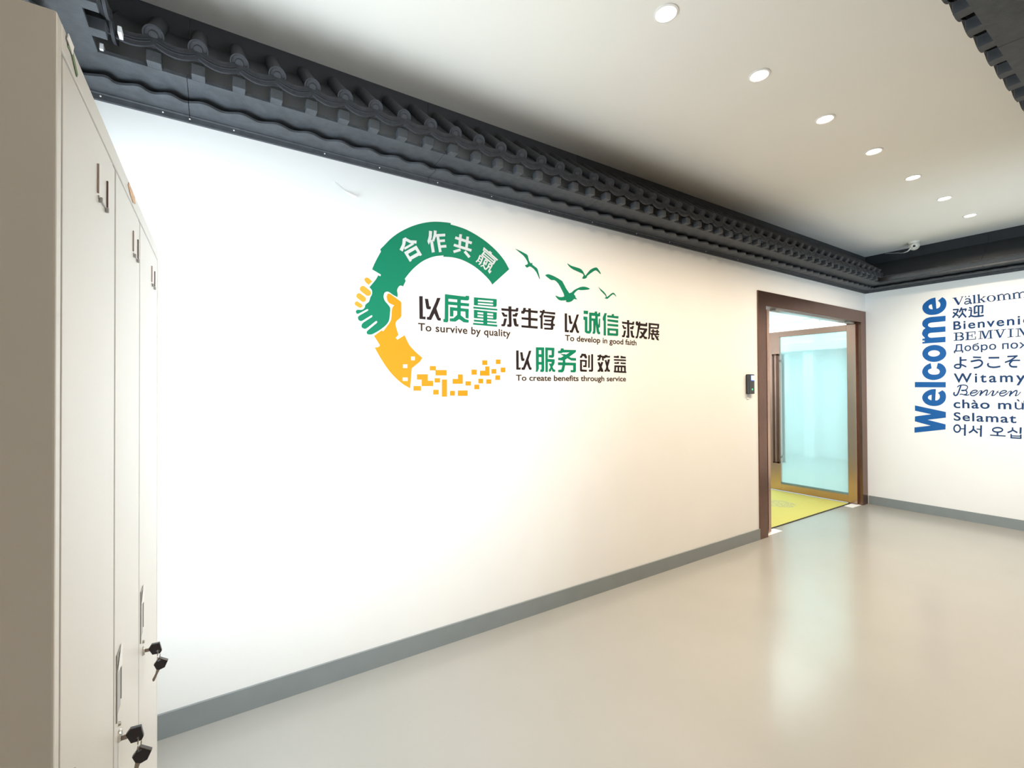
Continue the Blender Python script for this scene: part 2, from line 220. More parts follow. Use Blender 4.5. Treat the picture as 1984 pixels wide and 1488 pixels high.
 'wu': [[[[2037.8,1800.1],[2063.2,1799.9],[2063.1,1791],[2175.7,1793.4],[2174.4,1777.6],[2054.5,1770.8],[2040.3,1763.7],[2010.7,1764.8],[2010.8,1780.1],[2032.1,1783.1]]],[[[2143.5,1787.6],[2175.6,1788.9],[2172.6,1777.5],[2065.3,1713.7],[2012,1715.7],[2012.1,1733.2],[2037.3,1734],[2114.4,1773.1]]],[[[2031.9,1758.9],[2074.2,1760.5],[2128.5,1735.6],[2176.4,1734.9],[2176.2,1716],[2131.3,1716.5]]],[[[2010.2,1701.2],[2174.9,1701.1],[2174.7,1681.7],[2010,1680.6]]],[[[2148.6,1700.4],[2174.9,1699.7],[2174.4,1640.3],[2165.5,1632.1],[2124.8,1632.8],[2124.9,1648.4],[2148.1,1647.9]]],[[[2054,1717.8],[2076.7,1716.3],[2076.5,1687.5],[2064.8,1643],[2050.5,1630.4],[2011.3,1631.1],[2011.4,1646.5],[2039.4,1650.5],[2051,1684.6]]]],
 'chuang': [[[[2228.8,1769.2],[2268,1768.8],[2281.7,1747.3],[2279.8,1735.8],[2261.6,1735.3],[2252.7,1750.9],[2240.7,1752.8],[2231.6,1738.9],[2213.6,1736.9],[2213.8,1751.9],[2222.7,1754.5]]],[[[2213.5,1724.7],[2279.7,1723.5],[2279.6,1710.6],[2213.4,1712.5]]],[[[2261.5,1722.9],[2279.7,1722.1],[2276.2,1671.6],[2243,1672.3],[2243.1,1684.6],[2261.2,1685]]],[[[2213.5,1724.7],[2232.6,1723.9],[2232,1653.9],[2279.1,1652],[2278.9,1638.3],[2221.7,1638.8],[2212.9,1645.4]]],[[[2294.1,1761.5],[2308.8,1761.1],[2306.7,1667.7],[2292,1667.4]]],[[[2323,1769.4],[2341.5,1768.7],[2340.4,1647.5],[2331.1,1639.1],[2299.1,1640],[2299.2,1653.7],[2321.9,1654.1]]]],
 'xiao': [[[[2404.2,1769.1],[2423.2,1768.4],[2423.1,1761.3],[2451.9,1760],[2451.8,1747.2],[2385.1,1749.8],[2385.2,1763.8],[2404.1,1763]]],[[[2400.8,1750.3],[2419.8,1748.1],[2410.1,1725.8],[2384.8,1722.8],[2384.9,1735.8],[2394.4,1737]]],[[[2429.4,1749.8],[2445.4,1748.9],[2451.6,1724.7],[2432.4,1724.1]]],[[[2384.7,1711.1],[2406.8,1711.7],[2441.3,1653.9],[2444.3,1639.8],[2418.8,1640.4]]],[[[2422.7,1714.5],[2443.8,1712.7],[2409.3,1640.3],[2384.1,1639.9],[2387.3,1653],[2396.8,1655.5]]],[[[2461.6,1768.3],[2487.5,1767.3],[2487.4,1761.2],[2514.8,1762.1],[2513.4,1749.2],[2471.1,1748.8],[2461.4,1741.4],[2445.3,1740.9],[2446.7,1752.7]]],[[[2490.4,1735.2],[2513.3,1735.9],[2506.5,1714.3],[2476.6,1642.7],[2455.9,1641],[2457.3,1655.1],[2467,1658.1]]],[[[2458,1729.5],[2477.4,1730.1],[2499.5,1658.7],[2512.5,1655.1],[2511,1641.8],[2486.3,1642.8]]]],
 'yi_benefit': [[[[2555.1,1763.5],[2586.4,1763.1],[2589.8,1767],[2609.9,1766.3],[2608.4,1748.4],[2554.9,1750.5]]],[[[2626.8,1766.8],[2643.8,1766.5],[2647.2,1763.2],[2683.5,1761.5],[2683.4,1748.3],[2626.6,1748]]],[[[2554.8,1739.5],[2686.1,1739.6],[2685.9,1727.4],[2554.7,1727.6]]],[[[2559.2,1715.7],[2589.2,1715.1],[2592.6,1719],[2610.8,1718.5],[2607.9,1704],[2559.1,1703.8]]],[[[2626.3,1717.5],[2646.7,1715.6],[2683.1,1715.6],[2682.9,1702.9],[2626.2,1704.5]]],[[[2559,1691.8],[2682.8,1692.2],[2682.7,1678.5],[2558.9,1678.9]]],[[[2559,1691.8],[2579,1692.3],[2575.2,1646.6],[2558.5,1646.3]]],[[[2593,1690.2],[2610.5,1690.6],[2610,1644.7],[2592.6,1646.9]]],[[[2628.1,1691],[2644.4,1691.3],[2643.9,1645.3],[2627.6,1645]]],[[[2662.2,1691.7],[2682.8,1692.2],[2682.3,1645.9],[2664.4,1645.6]]],[[[2553.9,1651.1],[2687.2,1647.4],[2689.1,1634.7],[2553.8,1637.7]]]],
 'he': [[[[889.2,2375.2],[907.5,2387.2],[911.4,2381.5],[903.5,2342.1],[889,2301.8],[870.9,2310.3],[886.5,2344.4]]],[[[902.3,2382.5],[911.4,2382.8],[936.5,2374.4],[972.5,2379.2],[971.1,2361],[955.1,2359.6],[932.4,2357.1],[904.8,2367.7]]],[[[896.9,2325.8],[947.1,2362.1],[957.7,2354.9],[900.8,2313.3]]],[[[896.8,2299.7],[970.6,2350.1],[1004.8,2301.3],[992.5,2291.7],[988.5,2295.2],[941.4,2263.5],[942.2,2257],[931.3,2249.3]],[[920.9,2294.1],[965.1,2325.3],[976.9,2309.9],[931.4,2278.3]]]],
 'zuo': [[[[1049.3,2450.4],[1068.8,2450.8],[1065.9,2410.9],[1047.6,2367.2],[1038.8,2386.6],[1047.8,2418.2]]],[[[1054.7,2395.8],[1072.3,2401.5],[1085.2,2330],[1066.9,2323.2]]],[[[1080.1,2458.1],[1098.4,2458.2],[1092.6,2423.4],[1079.8,2389.6],[1070.6,2401.2],[1078.6,2434.1]]],[[[1095.4,2426.6],[1112.5,2430.9],[1129.2,2338.2],[1112.1,2332.9]]],[[[1092.7,2437.9],[1152.7,2451.6],[1153.2,2435.4],[1092.6,2422.1]]],[[[1106.7,2406.1],[1150.6,2417],[1151.1,2401.6],[1109.5,2392]]],[[[1118,2374.9],[1159.1,2385.1],[1161.1,2369.1],[1119.3,2360.5]]]],
 'gong': [[[[1247.1,2465.6],[1238.2,2382.4],[1255.9,2383.8],[1264.9,2467.3]]],[[[1295.6,2459.6],[1285.3,2378.5],[1303.2,2379.5],[1313.6,2460.9]]],[[[1216.2,2431.1],[1329.8,2416.9],[1335.6,2433.4],[1221.8,2447.3]]],[[[1207.1,2385],[1327.2,2370],[1332.8,2386.5],[1212.4,2401.1]]],[[[1210,2343.3],[1257.2,2363.7],[1252.1,2378.3],[1204.9,2357.8]]],[[[1276,2359],[1309.5,2327.8],[1323.6,2340.3],[1289.9,2371.5]]]],
 'ying': [[[[1452,2385.5],[1468.5,2375.1],[1478.8,2386.5],[1462.2,2396.9]]],[[[1412.4,2404.8],[1514.9,2341.3],[1522.6,2349.8],[1419.8,2413.3]]],[[[1416.4,2406.4],[1409.8,2391.1],[1418.9,2389.3],[1425.5,2404.7]]],[[[1423,2384.5],[1497.3,2339.5],[1503.1,2346.1],[1428.6,2391]]],[[[1411.6,2371.2],[1490.6,2325.5],[1496.2,2332.1],[1417,2377.8]]],[[[1402.9,2358],[1481.7,2310.7],[1488.2,2318.3],[1409.3,2365.5]]],[[[1422.9,2394.4],[1398.4,2360.6],[1407.3,2356.3],[1432,2390.2]]],[[[1498.7,2345.2],[1480.1,2316.4],[1489.8,2312.6],[1508.4,2341.4]]],[[[1387,2359],[1374.4,2329.5],[1359,2313.7],[1365.7,2308.7],[1382.6,2325.9],[1396,2357.2]]],[[[1406.3,2347.7],[1390.5,2309.6],[1379,2301.6],[1384.1,2295.1],[1398.4,2305],[1415.4,2346]]],[[[1388.8,2353.5],[1409.8,2340.9],[1415.3,2347.4],[1394.2,2359.9]]],[[[1381.1,2337.1],[1400.4,2325.7],[1405,2331.2],[1385.6,2342.6]]],[[[1373.2,2318.7],[1394.1,2309],[1398.2,2314.7],[1377.2,2324.4]]],[[[1425,2336.3],[1410.2,2308.4],[1417.7,2306.1],[1432.6,2334.1]]],[[[1423.2,2333],[1441.2,2324.2],[1445.9,2330.4],[1427.8,2339.2]]],[[[1439.6,2329.7],[1426.4,2301.9],[1434.1,2300],[1447.4,2327.8]]],[[[1425.2,2319.6],[1411.2,2300],[1393.1,2292.1],[1395.7,2285.5],[1416.6,2294.5],[1432.2,2316.3]]],[[[1411.3,2293.9],[1422.6,2271.2],[1431.1,2275.4],[1419.7,2298.2]]],[[[1454,2317.3],[1442.7,2290.7],[1425.4,2274.6],[1431.5,2269.5],[1450.5,2287.1],[1462.6,2315.6]]],[[[1456,2311.5],[1477.6,2303],[1482.2,2310.1],[1460.6,2318.6]]],[[[1473.9,2309.3],[1447.4,2266],[1459.1,2249.7],[1473.7,2268.4],[1465.7,2272.5],[1460.3,2265.5],[1458.8,2267.6],[1482.5,2306.2]]],[[[1455.5,2300.4],[1448.8,2292.3],[1457.6,2287.4],[1464.3,2295.5]]]],
 'arc_left': [[[[1191.5,2523],[1180.4,2522.6],[1164.3,2521.8],[1145.8,2520.2],[1125.1,2517.7],[1102.1,2514.5],[1078.9,2509.9],[1055.8,2503.8],[1032.6,2496.5],[1009.5,2488],[986.8,2478.4],[964.3,2467.8],[942,2455.9],[919.5,2442.5],[897.1,2428],[876.4,2413.3],[857.7,2398.7],[840.6,2383.8],[825.1,2369.1],[811,2354],[798.5,2338.9],[787.3,2325.4],[776.8,2313.2],[767.5,2302.5],[761.2,2295.2],[764.9,2282.7],[745.1,2244.8],[737.3,2228.3],[728,2208],[720.8,2190.2],[715.8,2177.1],[764.5,2154.7],[761.6,2144.4],[748.6,2149.6],[748.7,2147.2],[745.6,2140.9],[740.8,2131.8],[734,2120.7],[723.1,2105.8],[710.2,2089],[701.1,2077.1],[714.1,2063.3],[715.3,2056.6],[716.1,2048.2],[714.9,2041.1],[712.5,2034.1],[708.8,2027.3],[704.9,2019.6],[702.6,2008.8],[698.8,1997.7],[689.2,1988.8],[679.9,1980.7],[677.5,1972.6],[676.3,1965.2],[672.3,1958.9],[667.4,1953.8],[662.2,1950.7],[655.5,1948.9],[644.9,1948.7],[635,1947.9],[629.9,1943.2],[627.9,1937.4],[628.8,1931.9],[632,1927.6],[635.5,1925.4],[643.7,1927.7],[664.7,1940.7],[685.2,1953.9],[691.7,1956.7],[692.7,1955.2],[695.2,1952.9],[691.2,1946.8],[669.2,1932.3],[646.6,1917.4],[639.7,1910.1],[639,1904.8],[640.1,1897.6],[643.6,1891.6],[649.1,1888.7],[655.4,1888],[659.5,1888.7],[667.2,1893.4],[688.5,1908.6],[709.2,1923.1],[715.4,1925.2],[715.8,1922.4],[717.4,1919.9],[712.8,1913.7],[692,1898.8],[670.2,1883.1],[661.5,1874.1],[658.3,1867.1],[657.5,1859.8],[659.8,1853.7],[665.6,1849.5],[673.1,1847.6],[678.6,1847.3],[688,1852.6],[711,1872.7],[733.4,1892.3],[740.7,1895.2],[742,1892],[744.5,1890.4],[740.1,1883.6],[717.3,1863.2],[694,1842.3],[686.7,1834.1],[685.6,1829.7],[686,1823.8],[689.4,1819.3],[695.9,1817.3],[704.4,1817.5],[712.5,1819],[724.1,1824.4],[744.8,1837.3],[767.1,1853.2],[784.6,1868.4],[798.4,1883.2],[806.4,1895.6],[811,1909],[813.9,1927.5],[815.2,1946.7],[817.1,1962.9],[815.3,1977.9],[802.9,1992.9],[789.3,2006.6],[782.6,2017.5],[779.4,2027.2],[779,2037.2],[780.6,2046],[782.9,2052.5],[786.3,2057.4],[791.2,2061.1],[797.3,2063.3],[802.1,2064.3],[811.4,2061.7],[835.9,2047.7],[858.5,2038.5],[859.8,2054.7],[856,2076],[858.5,2086.7],[862.5,2094.1],[867.1,2100.9],[872.3,2105.6],[878.6,2107],[883.6,2106.9],[891.1,2103.4],[906.6,2136.3],[901.7,2149.4],[925.3,2181.4],[932.5,2190.3],[942.9,2203],[954.6,2216],[967.2,2228.7],[981.1,2241.8],[995.1,2253.9],[1008.4,2264.1],[1021.8,2273.3],[1036.2,2281.9],[1052,2290.4],[1068.8,2298.2],[1086.5,2305.2],[1107.5,2311.3],[1129.4,2316.4],[1145,2319.9]]]],
 'arc_right': [[[[1185.7,2514.2],[1196.7,2513.7],[1212.9,2513],[1230.8,2511.7],[1250,2509.8],[1271.1,2507.3],[1292.3,2503.7],[1313.1,2498.6],[1334.1,2492.5],[1355.2,2485.5],[1377.1,2477.5],[1399.2,2468.7],[1419.6,2459.7],[1437.2,2451.3],[1453,2442.8],[1468.9,2433.5],[1485.5,2423.2],[1502.3,2412],[1519.1,2399.5],[1536.5,2385.2],[1553.9,2369.6],[1570.1,2353.1],[1585.3,2333.8],[1599.1,2313.7],[1608.7,2299.5],[1479.9,2183.7],[1475.9,2189.4],[1469.8,2197.8],[1461,2207.4],[1448.8,2218.3],[1434,2230.5],[1418.5,2242.1],[1402.8,2253],[1386.4,2263.3],[1370.2,2272.7],[1354.8,2280.7],[1339.6,2287.7],[1322.6,2294.2],[1302.9,2300.8],[1281.6,2307],[1260.5,2311.7],[1240.1,2314.6],[1219.9,2316.1],[1199.8,2316.4],[1177.6,2315.2],[1155.7,2312.8],[1140.4,2311]]]],
 'finger_a': [[[[696.9,2089.4],[692.5,2092.7],[686.3,2097.5],[681.1,2102],[677.8,2105.9],[675.5,2109.7],[674.2,2113.3],[674.3,2116.9],[675.4,2120.4],[677.2,2123.4],[679.9,2125.9],[683.3,2127.8],[686.8,2128.8],[690.7,2128.5],[694.8,2127.2],[697.6,2126.3],[715.7,2110.5]]]],
 'finger_b': [[[[703.5,2059.1],[707.7,2054.6],[709.7,2048.6],[709.2,2042],[706.2,2035.9],[701.3,2031.1],[695.2,2028.4],[688.7,2028.3],[683,2030.6],[655.4,2049.7],[651.3,2054.2],[649.4,2060.1],[649.9,2066.6],[652.7,2072.7],[657.6,2077.5],[663.6,2080.2],[669.9,2080.4],[675.6,2078.1]]]],
 'finger_c': [[[[677.2,2020.8],[681,2016.8],[682.8,2011.3],[682.4,2005.4],[679.8,1999.8],[675.4,1995.5],[669.9,1993.1],[664.1,1993],[658.9,1995.2],[636.3,2010.9],[632.6,2015],[630.8,2020.3],[631.3,2026.2],[633.8,2031.7],[638.1,2036],[643.6,2038.4],[649.3,2038.6],[654.4,2036.6]]]],
 'finger_d': [[[[657.7,1981.2],[660.9,1978.3],[662.7,1974.3],[662.8,1969.7],[661.1,1965.3],[658,1961.7],[653.8,1959.5],[649.4,1959],[645.2,1960.3],[627.1,1970.7],[623.9,1973.5],[622.1,1977.5],[622.1,1982.1],[623.7,1986.5],[626.8,1990],[630.9,1992.3],[635.3,1992.8],[639.5,1991.5]]]],
 'arm': [[[[800.4,2049.6],[803.5,2052.1],[808.2,2054.2],[815,2052.5],[820.9,2050.2],[876.9,2016.7],[881.1,2008.6],[880.8,1933.4],[875,1923.4],[853.9,1904.5],[852,1901.5],[849.2,1897],[847.5,1891.4],[847.2,1885.1],[847.8,1877.7],[849.7,1868.1],[853.9,1853.6],[859.4,1836.9],[863.4,1824.9],[847.3,1808.3],[856.9,1797.9],[899.7,1825.8],[910.9,1801.3],[915.2,1792.7],[921.6,1780.2],[930,1767.6],[940.6,1755.7],[953.2,1743.7],[966.2,1731.9],[980.8,1719.7],[995.8,1707.9],[1006.5,1699.6],[990.6,1676.6],[941.6,1638.2],[931.6,1522.3],[893.4,1543.1],[882.6,1551.4],[867.1,1563.5],[851.3,1577.2],[836.2,1591.9],[820.7,1608.3],[805.3,1626.5],[789.7,1647.8],[774.1,1670.9],[760.2,1692.7],[747.7,1714.1],[736.7,1734.2],[729.2,1748.1],[744.7,1750.2],[755.9,1756.9],[757.2,1763.2],[725.6,1811.7],[767.1,1844.6],[777.9,1841.6],[807.8,1883.9],[810.9,1888.7],[815.2,1895.7],[818.9,1903.4],[821.1,1911.2],[822.6,1919.6],[823.7,1928.7],[824.4,1939.2],[824.7,1950.3],[825.4,1960.1],[826.6,1967.7],[828.2,1974],[830.2,1979.3],[833.2,1983.9],[836.7,1987.6],[839.1,1990.1],[833.4,1992.1],[827.2,1994.2],[818.6,1997.2],[811.3,2000.9],[806.5,2005.1],[803,2010],[800.3,2015.4],[798.3,2022.3],[797,2029.9],[796.2,2035.2]],[[937,1705.3],[960.3,1706.1],[960.2,1684.2],[936.9,1683.5]],[[889.1,1659.2],[915.2,1659.8],[915.2,1639],[889,1638.5]],[[887.4,1584.4],[917.4,1584.6],[917.3,1564.8],[887.4,1564.7]]]],
 'px0': [[[[1051.9,1653.1],[1090.1,1653.9],[1090,1628.1],[1051.8,1627.5]]]],
 'px1': [[[[1087.5,1630.5],[1160.3,1631.7],[1160.2,1598.8],[1087.3,1598]]]],
 'px2': [[[[972.1,1603.8],[1039.1,1604.6],[1039,1566.7],[1072.9,1566.9],[1072.8,1535],[1000.9,1535.1],[1001.1,1572.7],[972,1572.5]]]],
 'px3': [[[[950.9,1536.1],[997.5,1536.1],[997.4,1508.9],[950.9,1509.2]]]],
 'px4': [[[[1082.1,1582.2],[1116.7,1582.5],[1116.6,1556.5],[1082.1,1556.4]]]],
 'px5': [[[[1072.7,1513.6],[1107.6,1513.3],[1107.5,1484.6],[1072.6,1485]]]],
 'px6': [[[[1128.6,1574.4],[1162.2,1574.6],[1161.7,1471.4],[1128.2,1471.8]]]],
 'px7': [[[[1181,1506.6],[1214.2,1506.3],[1214,1477],[1180.8,1477.4]]]],
 'px8': [[[[1233.1,1508.6],[1300.7,1508.2],[1300.6,1474.3],[1232.9,1475.2]]]],
 'px9': [[[[1234.6,1606],[1267.4,1606.4],[1267.2,1549],[1198.2,1548.9],[1198.4,1578.2],[1234.5,1578.4]]]],
 'px10': [[[[1285.4,1564.4],[1323.4,1564.5],[1323.3,1538],[1285.3,1538.1]]]],
 'px11': [[[[1347,1544],[1382.4,1544],[1382.3,1515.2],[1346.9,1515.4]]]],
 'px12': [[[[1327.7,1637.1],[1365.1,1637.8],[1365,1606],[1327.5,1605.6]]]],
 'px13': [[[[1425.3,1659.2],[1456.4,1659.9],[1456.1,1600.9],[1387.3,1600.2],[1387.5,1631.6],[1425.2,1632.2]]]],
 'px14': [[[[1375.7,1580.9],[1410.3,1581.1],[1410.2,1551.6],[1375.6,1551.6]]]],
 'px15': [[[[1432.5,1577.7],[1469.6,1577.9],[1469.5,1549.2],[1432.3,1549.1]]]],
 'px16': [[[[1404,1696.9],[1441.3,1698],[1441.2,1668.3],[1403.8,1667.4]]]],
 'px17': [[[[1503.8,1704.9],[1538.9,1706],[1538.7,1676.8],[1503.6,1675.9]]]],
 'px18': [[[[1471.2,1643.3],[1507.1,1643.9],[1506.9,1614.4],[1471,1613.9]]]],
 'px19': [[[[1539.8,1653.9],[1575.4,1654.6],[1575.2,1624.2],[1539.7,1623.7]]]],
 'px20': [[[[1499,1603.5],[1535.3,1603.8],[1535.1,1574.2],[1498.9,1574]]]],
 'bird0': [[[[1656.8,2442.7],[1696.6,2434.3],[1746.8,2419.4],[1758.4,2411.9],[1759.4,2404.5],[1763.2,2392.4],[1766.9,2380.3],[1773.3,2371.3],[1779.7,2365.3],[1783.9,2364.2],[1787.4,2365.5],[1791.7,2368.5],[1795.2,2369.6],[1794.4,2363.5],[1796.6,2355],[1812,2347.8],[1828.8,2340.3],[1836.4,2333.9],[1841.8,2322.9],[1850.7,2296.3],[1857.3,2271.5],[1857.1,2264.3],[1852,2268.7],[1841.9,2286.8],[1828.6,2308.3],[1813.2,2323.2],[1797.5,2333.9],[1783.9,2339.7],[1771.8,2340.9],[1762,2335.6],[1753.8,2330],[1746.8,2331],[1741.1,2334.5],[1735.3,2339],[1733.6,2343.9],[1743.1,2348],[1754,2352.3],[1757.2,2357.6],[1756.6,2364],[1753.3,2371.9],[1746.5,2381.5],[1737.4,2393.1],[1721.4,2407.1],[1681.7,2428.1]]]],
 'bird1': [[[[1903.8,2297.6],[1905.7,2301.7],[1913.6,2304.5],[1922,2308],[1935.3,2309.5],[1957.4,2306.7],[1984.5,2300.6],[2017,2290.6],[2045.7,2279.7],[2054.6,2274.6],[2062.5,2264],[2087.7,2228.6],[2116.3,2198],[2137.9,2205],[2160.1,2223.9],[2189.5,2239.7],[2219.5,2253.3],[2244.4,2259.6],[2267.6,2261.1],[2294.8,2258],[2313.4,2252.6],[2309.7,2247.3],[2291.8,2241.9],[2258.5,2235.9],[2225.2,2231.2],[2210.7,2231.4],[2201.4,2230.8],[2189.1,2223.9],[2177.6,2214.6],[2166.5,2204.1],[2159.9,2194.6],[2164.2,2190.4],[2171.5,2186.9],[2174.2,2179.6],[2177.3,2171.7],[2186.8,2163.8],[2191.9,2158.2],[2179.4,2160],[2162.5,2161.1],[2152.6,2153.2],[2141.9,2143.3],[2124.8,2135.8],[2107.1,2131],[2091.5,2131.8],[2081.4,2135.1],[2087.3,2140],[2090,2143.5],[2066.7,2140.1],[2038.9,2136.7],[2023,2139.7],[2011,2145.8],[1999.3,2155],[1991.7,2163.5],[1991.4,2167.1],[1997.3,2167.6],[2010.3,2163.8],[2027.9,2160.7],[2052.2,2162.9],[2070.3,2170.9],[2065.3,2188],[2050.8,2209.5],[2034.9,2233],[2017.4,2254.2],[2000.5,2267.3],[1984.3,2274.3],[1970.1,2273.1],[1956.8,2270.9],[1943.1,2275.7],[1929.6,2282.7],[1914.4,2290.5]]]],
 'bird2': [[[[2100.8,2409.2],[2113.8,2404.5],[2138.2,2396.6],[2176.7,2393],[2214.7,2389.2],[2233.1,2383.3],[2244.5,2375],[2256.2,2360.7],[2265.4,2348],[2268.5,2342.9],[2274.5,2346.9],[2293.5,2367.7],[2317.7,2391.8],[2343.7,2407],[2367.6,2416.2],[2381.3,2418.6],[2392.7,2413.6],[2411.3,2396.4],[2425.4,2379.1],[2424.2,2374.6],[2414.5,2376.7],[2398.5,2386.7],[2379.9,2395.5],[2366,2393.8],[2348.6,2384.3],[2315.3,2362.5],[2286.6,2341.5],[2285.6,2337.3],[2289.6,2336.4],[2281,2328.5],[2268.2,2320.8],[2250.7,2316.9],[2238,2318],[2244.8,2328.8],[2253.2,2341.8],[2250.3,2349.1],[2235.3,2355.5],[2196.6,2363.4],[2155.5,2372],[2131.2,2381.5],[2115,2391.1],[2103,2402.1]]]],
 'bird3': [[[[2396.5,2278.4],[2399,2276.6],[2410.3,2268.3],[2431.8,2257.5],[2454.8,2245],[2470,2232.8],[2480.4,2221.8],[2482.8,2211.8],[2486.8,2208.2],[2505.2,2220.5],[2526.3,2236.2],[2541,2244.6],[2552.8,2248.6],[2561.7,2246.6],[2569.4,2240.8],[2579.3,2231.5],[2585.9,2223.3],[2583.6,2222.1],[2575.9,2224.6],[2565.1,2232.8],[2549.4,2236.2],[2523.9,2219.2],[2499.7,2200],[2489.9,2194.3],[2483.4,2193.6],[2470.3,2195.3],[2460.8,2198.4],[2466.3,2200.8],[2473.8,2204.5],[2474.3,2211.1],[2467.5,2220.4],[2446.4,2233.6],[2422.9,2248.6],[2406,2265.9]]]],
 'we_W': [[[[2032.1,1287.8],[1752.8,1219.4],[1753.5,1153.6],[1916.2,1119.5],[1756.5,1075.4],[1758.5,1016.5],[2040.3,956.2],[2039.7,1020.6],[1889.2,1052],[2035.1,1094.5],[2033.5,1154.1],[1883.3,1187.2],[2032.8,1223.4]]]],
 'we_e': [[[[1837.9,1485.1],[1854.4,1485],[1875.6,1482.8],[1894.4,1476.1],[1912.6,1465.9],[1930.1,1452.4],[1945.4,1435.6],[1956.9,1415.1],[1963.6,1393],[1963.5,1371.5],[1958,1350.6],[1947.6,1330],[1932.7,1311.8],[1913.3,1298.1],[1891.4,1288.8],[1868.8,1284.8],[1845.8,1285.4],[1822.7,1289.7],[1800.7,1299.2],[1780.9,1315.8],[1764.8,1336.7],[1755.1,1359.7],[1750.3,1384],[1749.8,1408.7],[1752.8,1430.9],[1758.5,1446.2],[1765.8,1457.3],[1774.3,1466.4],[1781.1,1472.1],[1821.7,1439.4],[1814,1430.9],[1806.2,1418.7],[1803.7,1404.1],[1804.3,1389.1],[1807.6,1376.2],[1813.5,1365.2],[1822.2,1357],[1831.6,1351.8],[1839.5,1351.5],[1845.1,1352.8]],[[1876.3,1418.1],[1897,1410.7],[1904.4,1402.2],[1911,1390.6],[1910.1,1378.3],[1904.4,1366.7],[1891.4,1357.9],[1879.2,1352.1]]]],
 'we_l': [[[[2030.1,1571.3],[1750.1,1566.1],[1750.8,1504.4],[2030.8,1507.5]]]],
 'we_c': [[[[1881.5,1793],[1895.8,1786.8],[1914,1776.5],[1930.3,1762.3],[1944.5,1744.6],[1954.8,1722.6],[1960.4,1699.7],[1960.2,1679.5],[1954.8,1660],[1944.4,1639],[1929.5,1620],[1909.8,1606.2],[1888.2,1596.9],[1867.9,1592.5],[1847.1,1592.5],[1824.2,1596.7],[1802,1605.4],[1782.5,1619.3],[1766.1,1637],[1754.1,1658.4],[1746.7,1680.6],[1744.9,1700],[1747.6,1718.9],[1754.7,1739.2],[1764.9,1757.8],[1777.4,1772.2],[1791.2,1782.7],[1806.3,1787.8],[1818,1789.9],[1829.9,1728],[1821.7,1723.7],[1812,1716.6],[1805,1706.3],[1801.1,1694.2],[1802.6,1680.3],[1808.1,1667.8],[1816.4,1660.5],[1828.4,1656.5],[1846.1,1655],[1864.7,1656.3],[1879.7,1660.2],[1892,1667.3],[1901.5,1678.7],[1907,1691.8],[1907,1704.4],[1901.6,1715.7],[1887.4,1724.2],[1873.9,1729.7]]]],
 'we_o': [[[[1741.7,1905.2],[1742.8,1888.1],[1747.1,1871.4],[1754.4,1855.8],[1764.5,1841.6],[1777.1,1829.2],[1791.9,1819.1],[1808.5,1811.6],[1826.3,1806.8],[1844.9,1805],[1863.7,1806.3],[1882.1,1810.6],[1899.6,1817.8],[1915.5,1827.7],[1929.5,1840.1],[1940.9,1854.5],[1949.6,1870.5],[1955.1,1887.7],[1957.3,1905.4],[1956.1,1923.1],[1951.5,1940.2],[1943.8,1956.3],[1933.1,1970.7],[1919.9,1983],[1904.5,1993],[1887.4,2000.1],[1869.2,2004.4],[1850.4,2005.6],[1831.7,2003.8],[1813.6,1999],[1796.6,1991.4],[1781.2,1981.3],[1767.9,1968.9],[1757,1954.6],[1748.9,1939],[1743.8,1922.3]],[[1798.1,1905.4],[1799.2,1897.2],[1802.8,1889.4],[1808.9,1882.4],[1817,1876.5],[1826.9,1872],[1837.9,1869.2],[1849.7,1868.2],[1861.6,1869.1],[1872.9,1871.8],[1883.2,1876.2],[1891.8,1882.1],[1898.4,1889.2],[1902.6,1897.2],[1904.2,1905.5],[1903.1,1913.9],[1899.3,1921.8],[1893.1,1928.9],[1884.8,1934.8],[1874.8,1939.2],[1863.6,1941.9],[1851.8,1942.8],[1839.9,1941.7],[1828.7,1938.9],[1818.6,1934.4],[1810.1,1928.5],[1803.7,1921.5],[1799.6,1913.7]]]],
 'we_m': [[[[1743.4,2336.4],[1874.6,2338.8],[1892.7,2336.3],[1914.5,2330.8],[1931,2319.6],[1943.8,2305.5],[1951.1,2290.8],[1954,2274.7],[1953.7,2256.7],[1949,2239.2],[1936.5,2223.9],[1924.6,2213.1],[1945,2195.1],[1951,2178.6],[1956.6,2158.4],[1956.5,2143.1],[1952.4,2128.9],[1942.2,2113],[1932.5,2100.8],[1934.9,2086.5],[1947.4,2090.5],[1955.1,2085.4],[1955.3,2068],[1935.1,2064.4],[1933,2051.5],[1955.5,2047.6],[1955.7,2030.1],[1747.9,2030.6],[1747.2,2092.6],[1872.8,2092.2],[1882,2094.7],[1892.5,2099.8],[1899.6,2109.5],[1903.4,2121.1],[1901.9,2133.1],[1896.5,2143.5],[1886.1,2148.8],[1876.6,2151.2],[1746.6,2150.6],[1746,2212.6],[1871.6,2214],[1881.9,2219.3],[1893.4,2226.9],[1899.7,2235.7],[1902.1,2245.3],[1899.5,2255.5],[1893,2264.4],[1881.4,2269.1],[1871,2271.5],[1745.3,2272.9]]]],
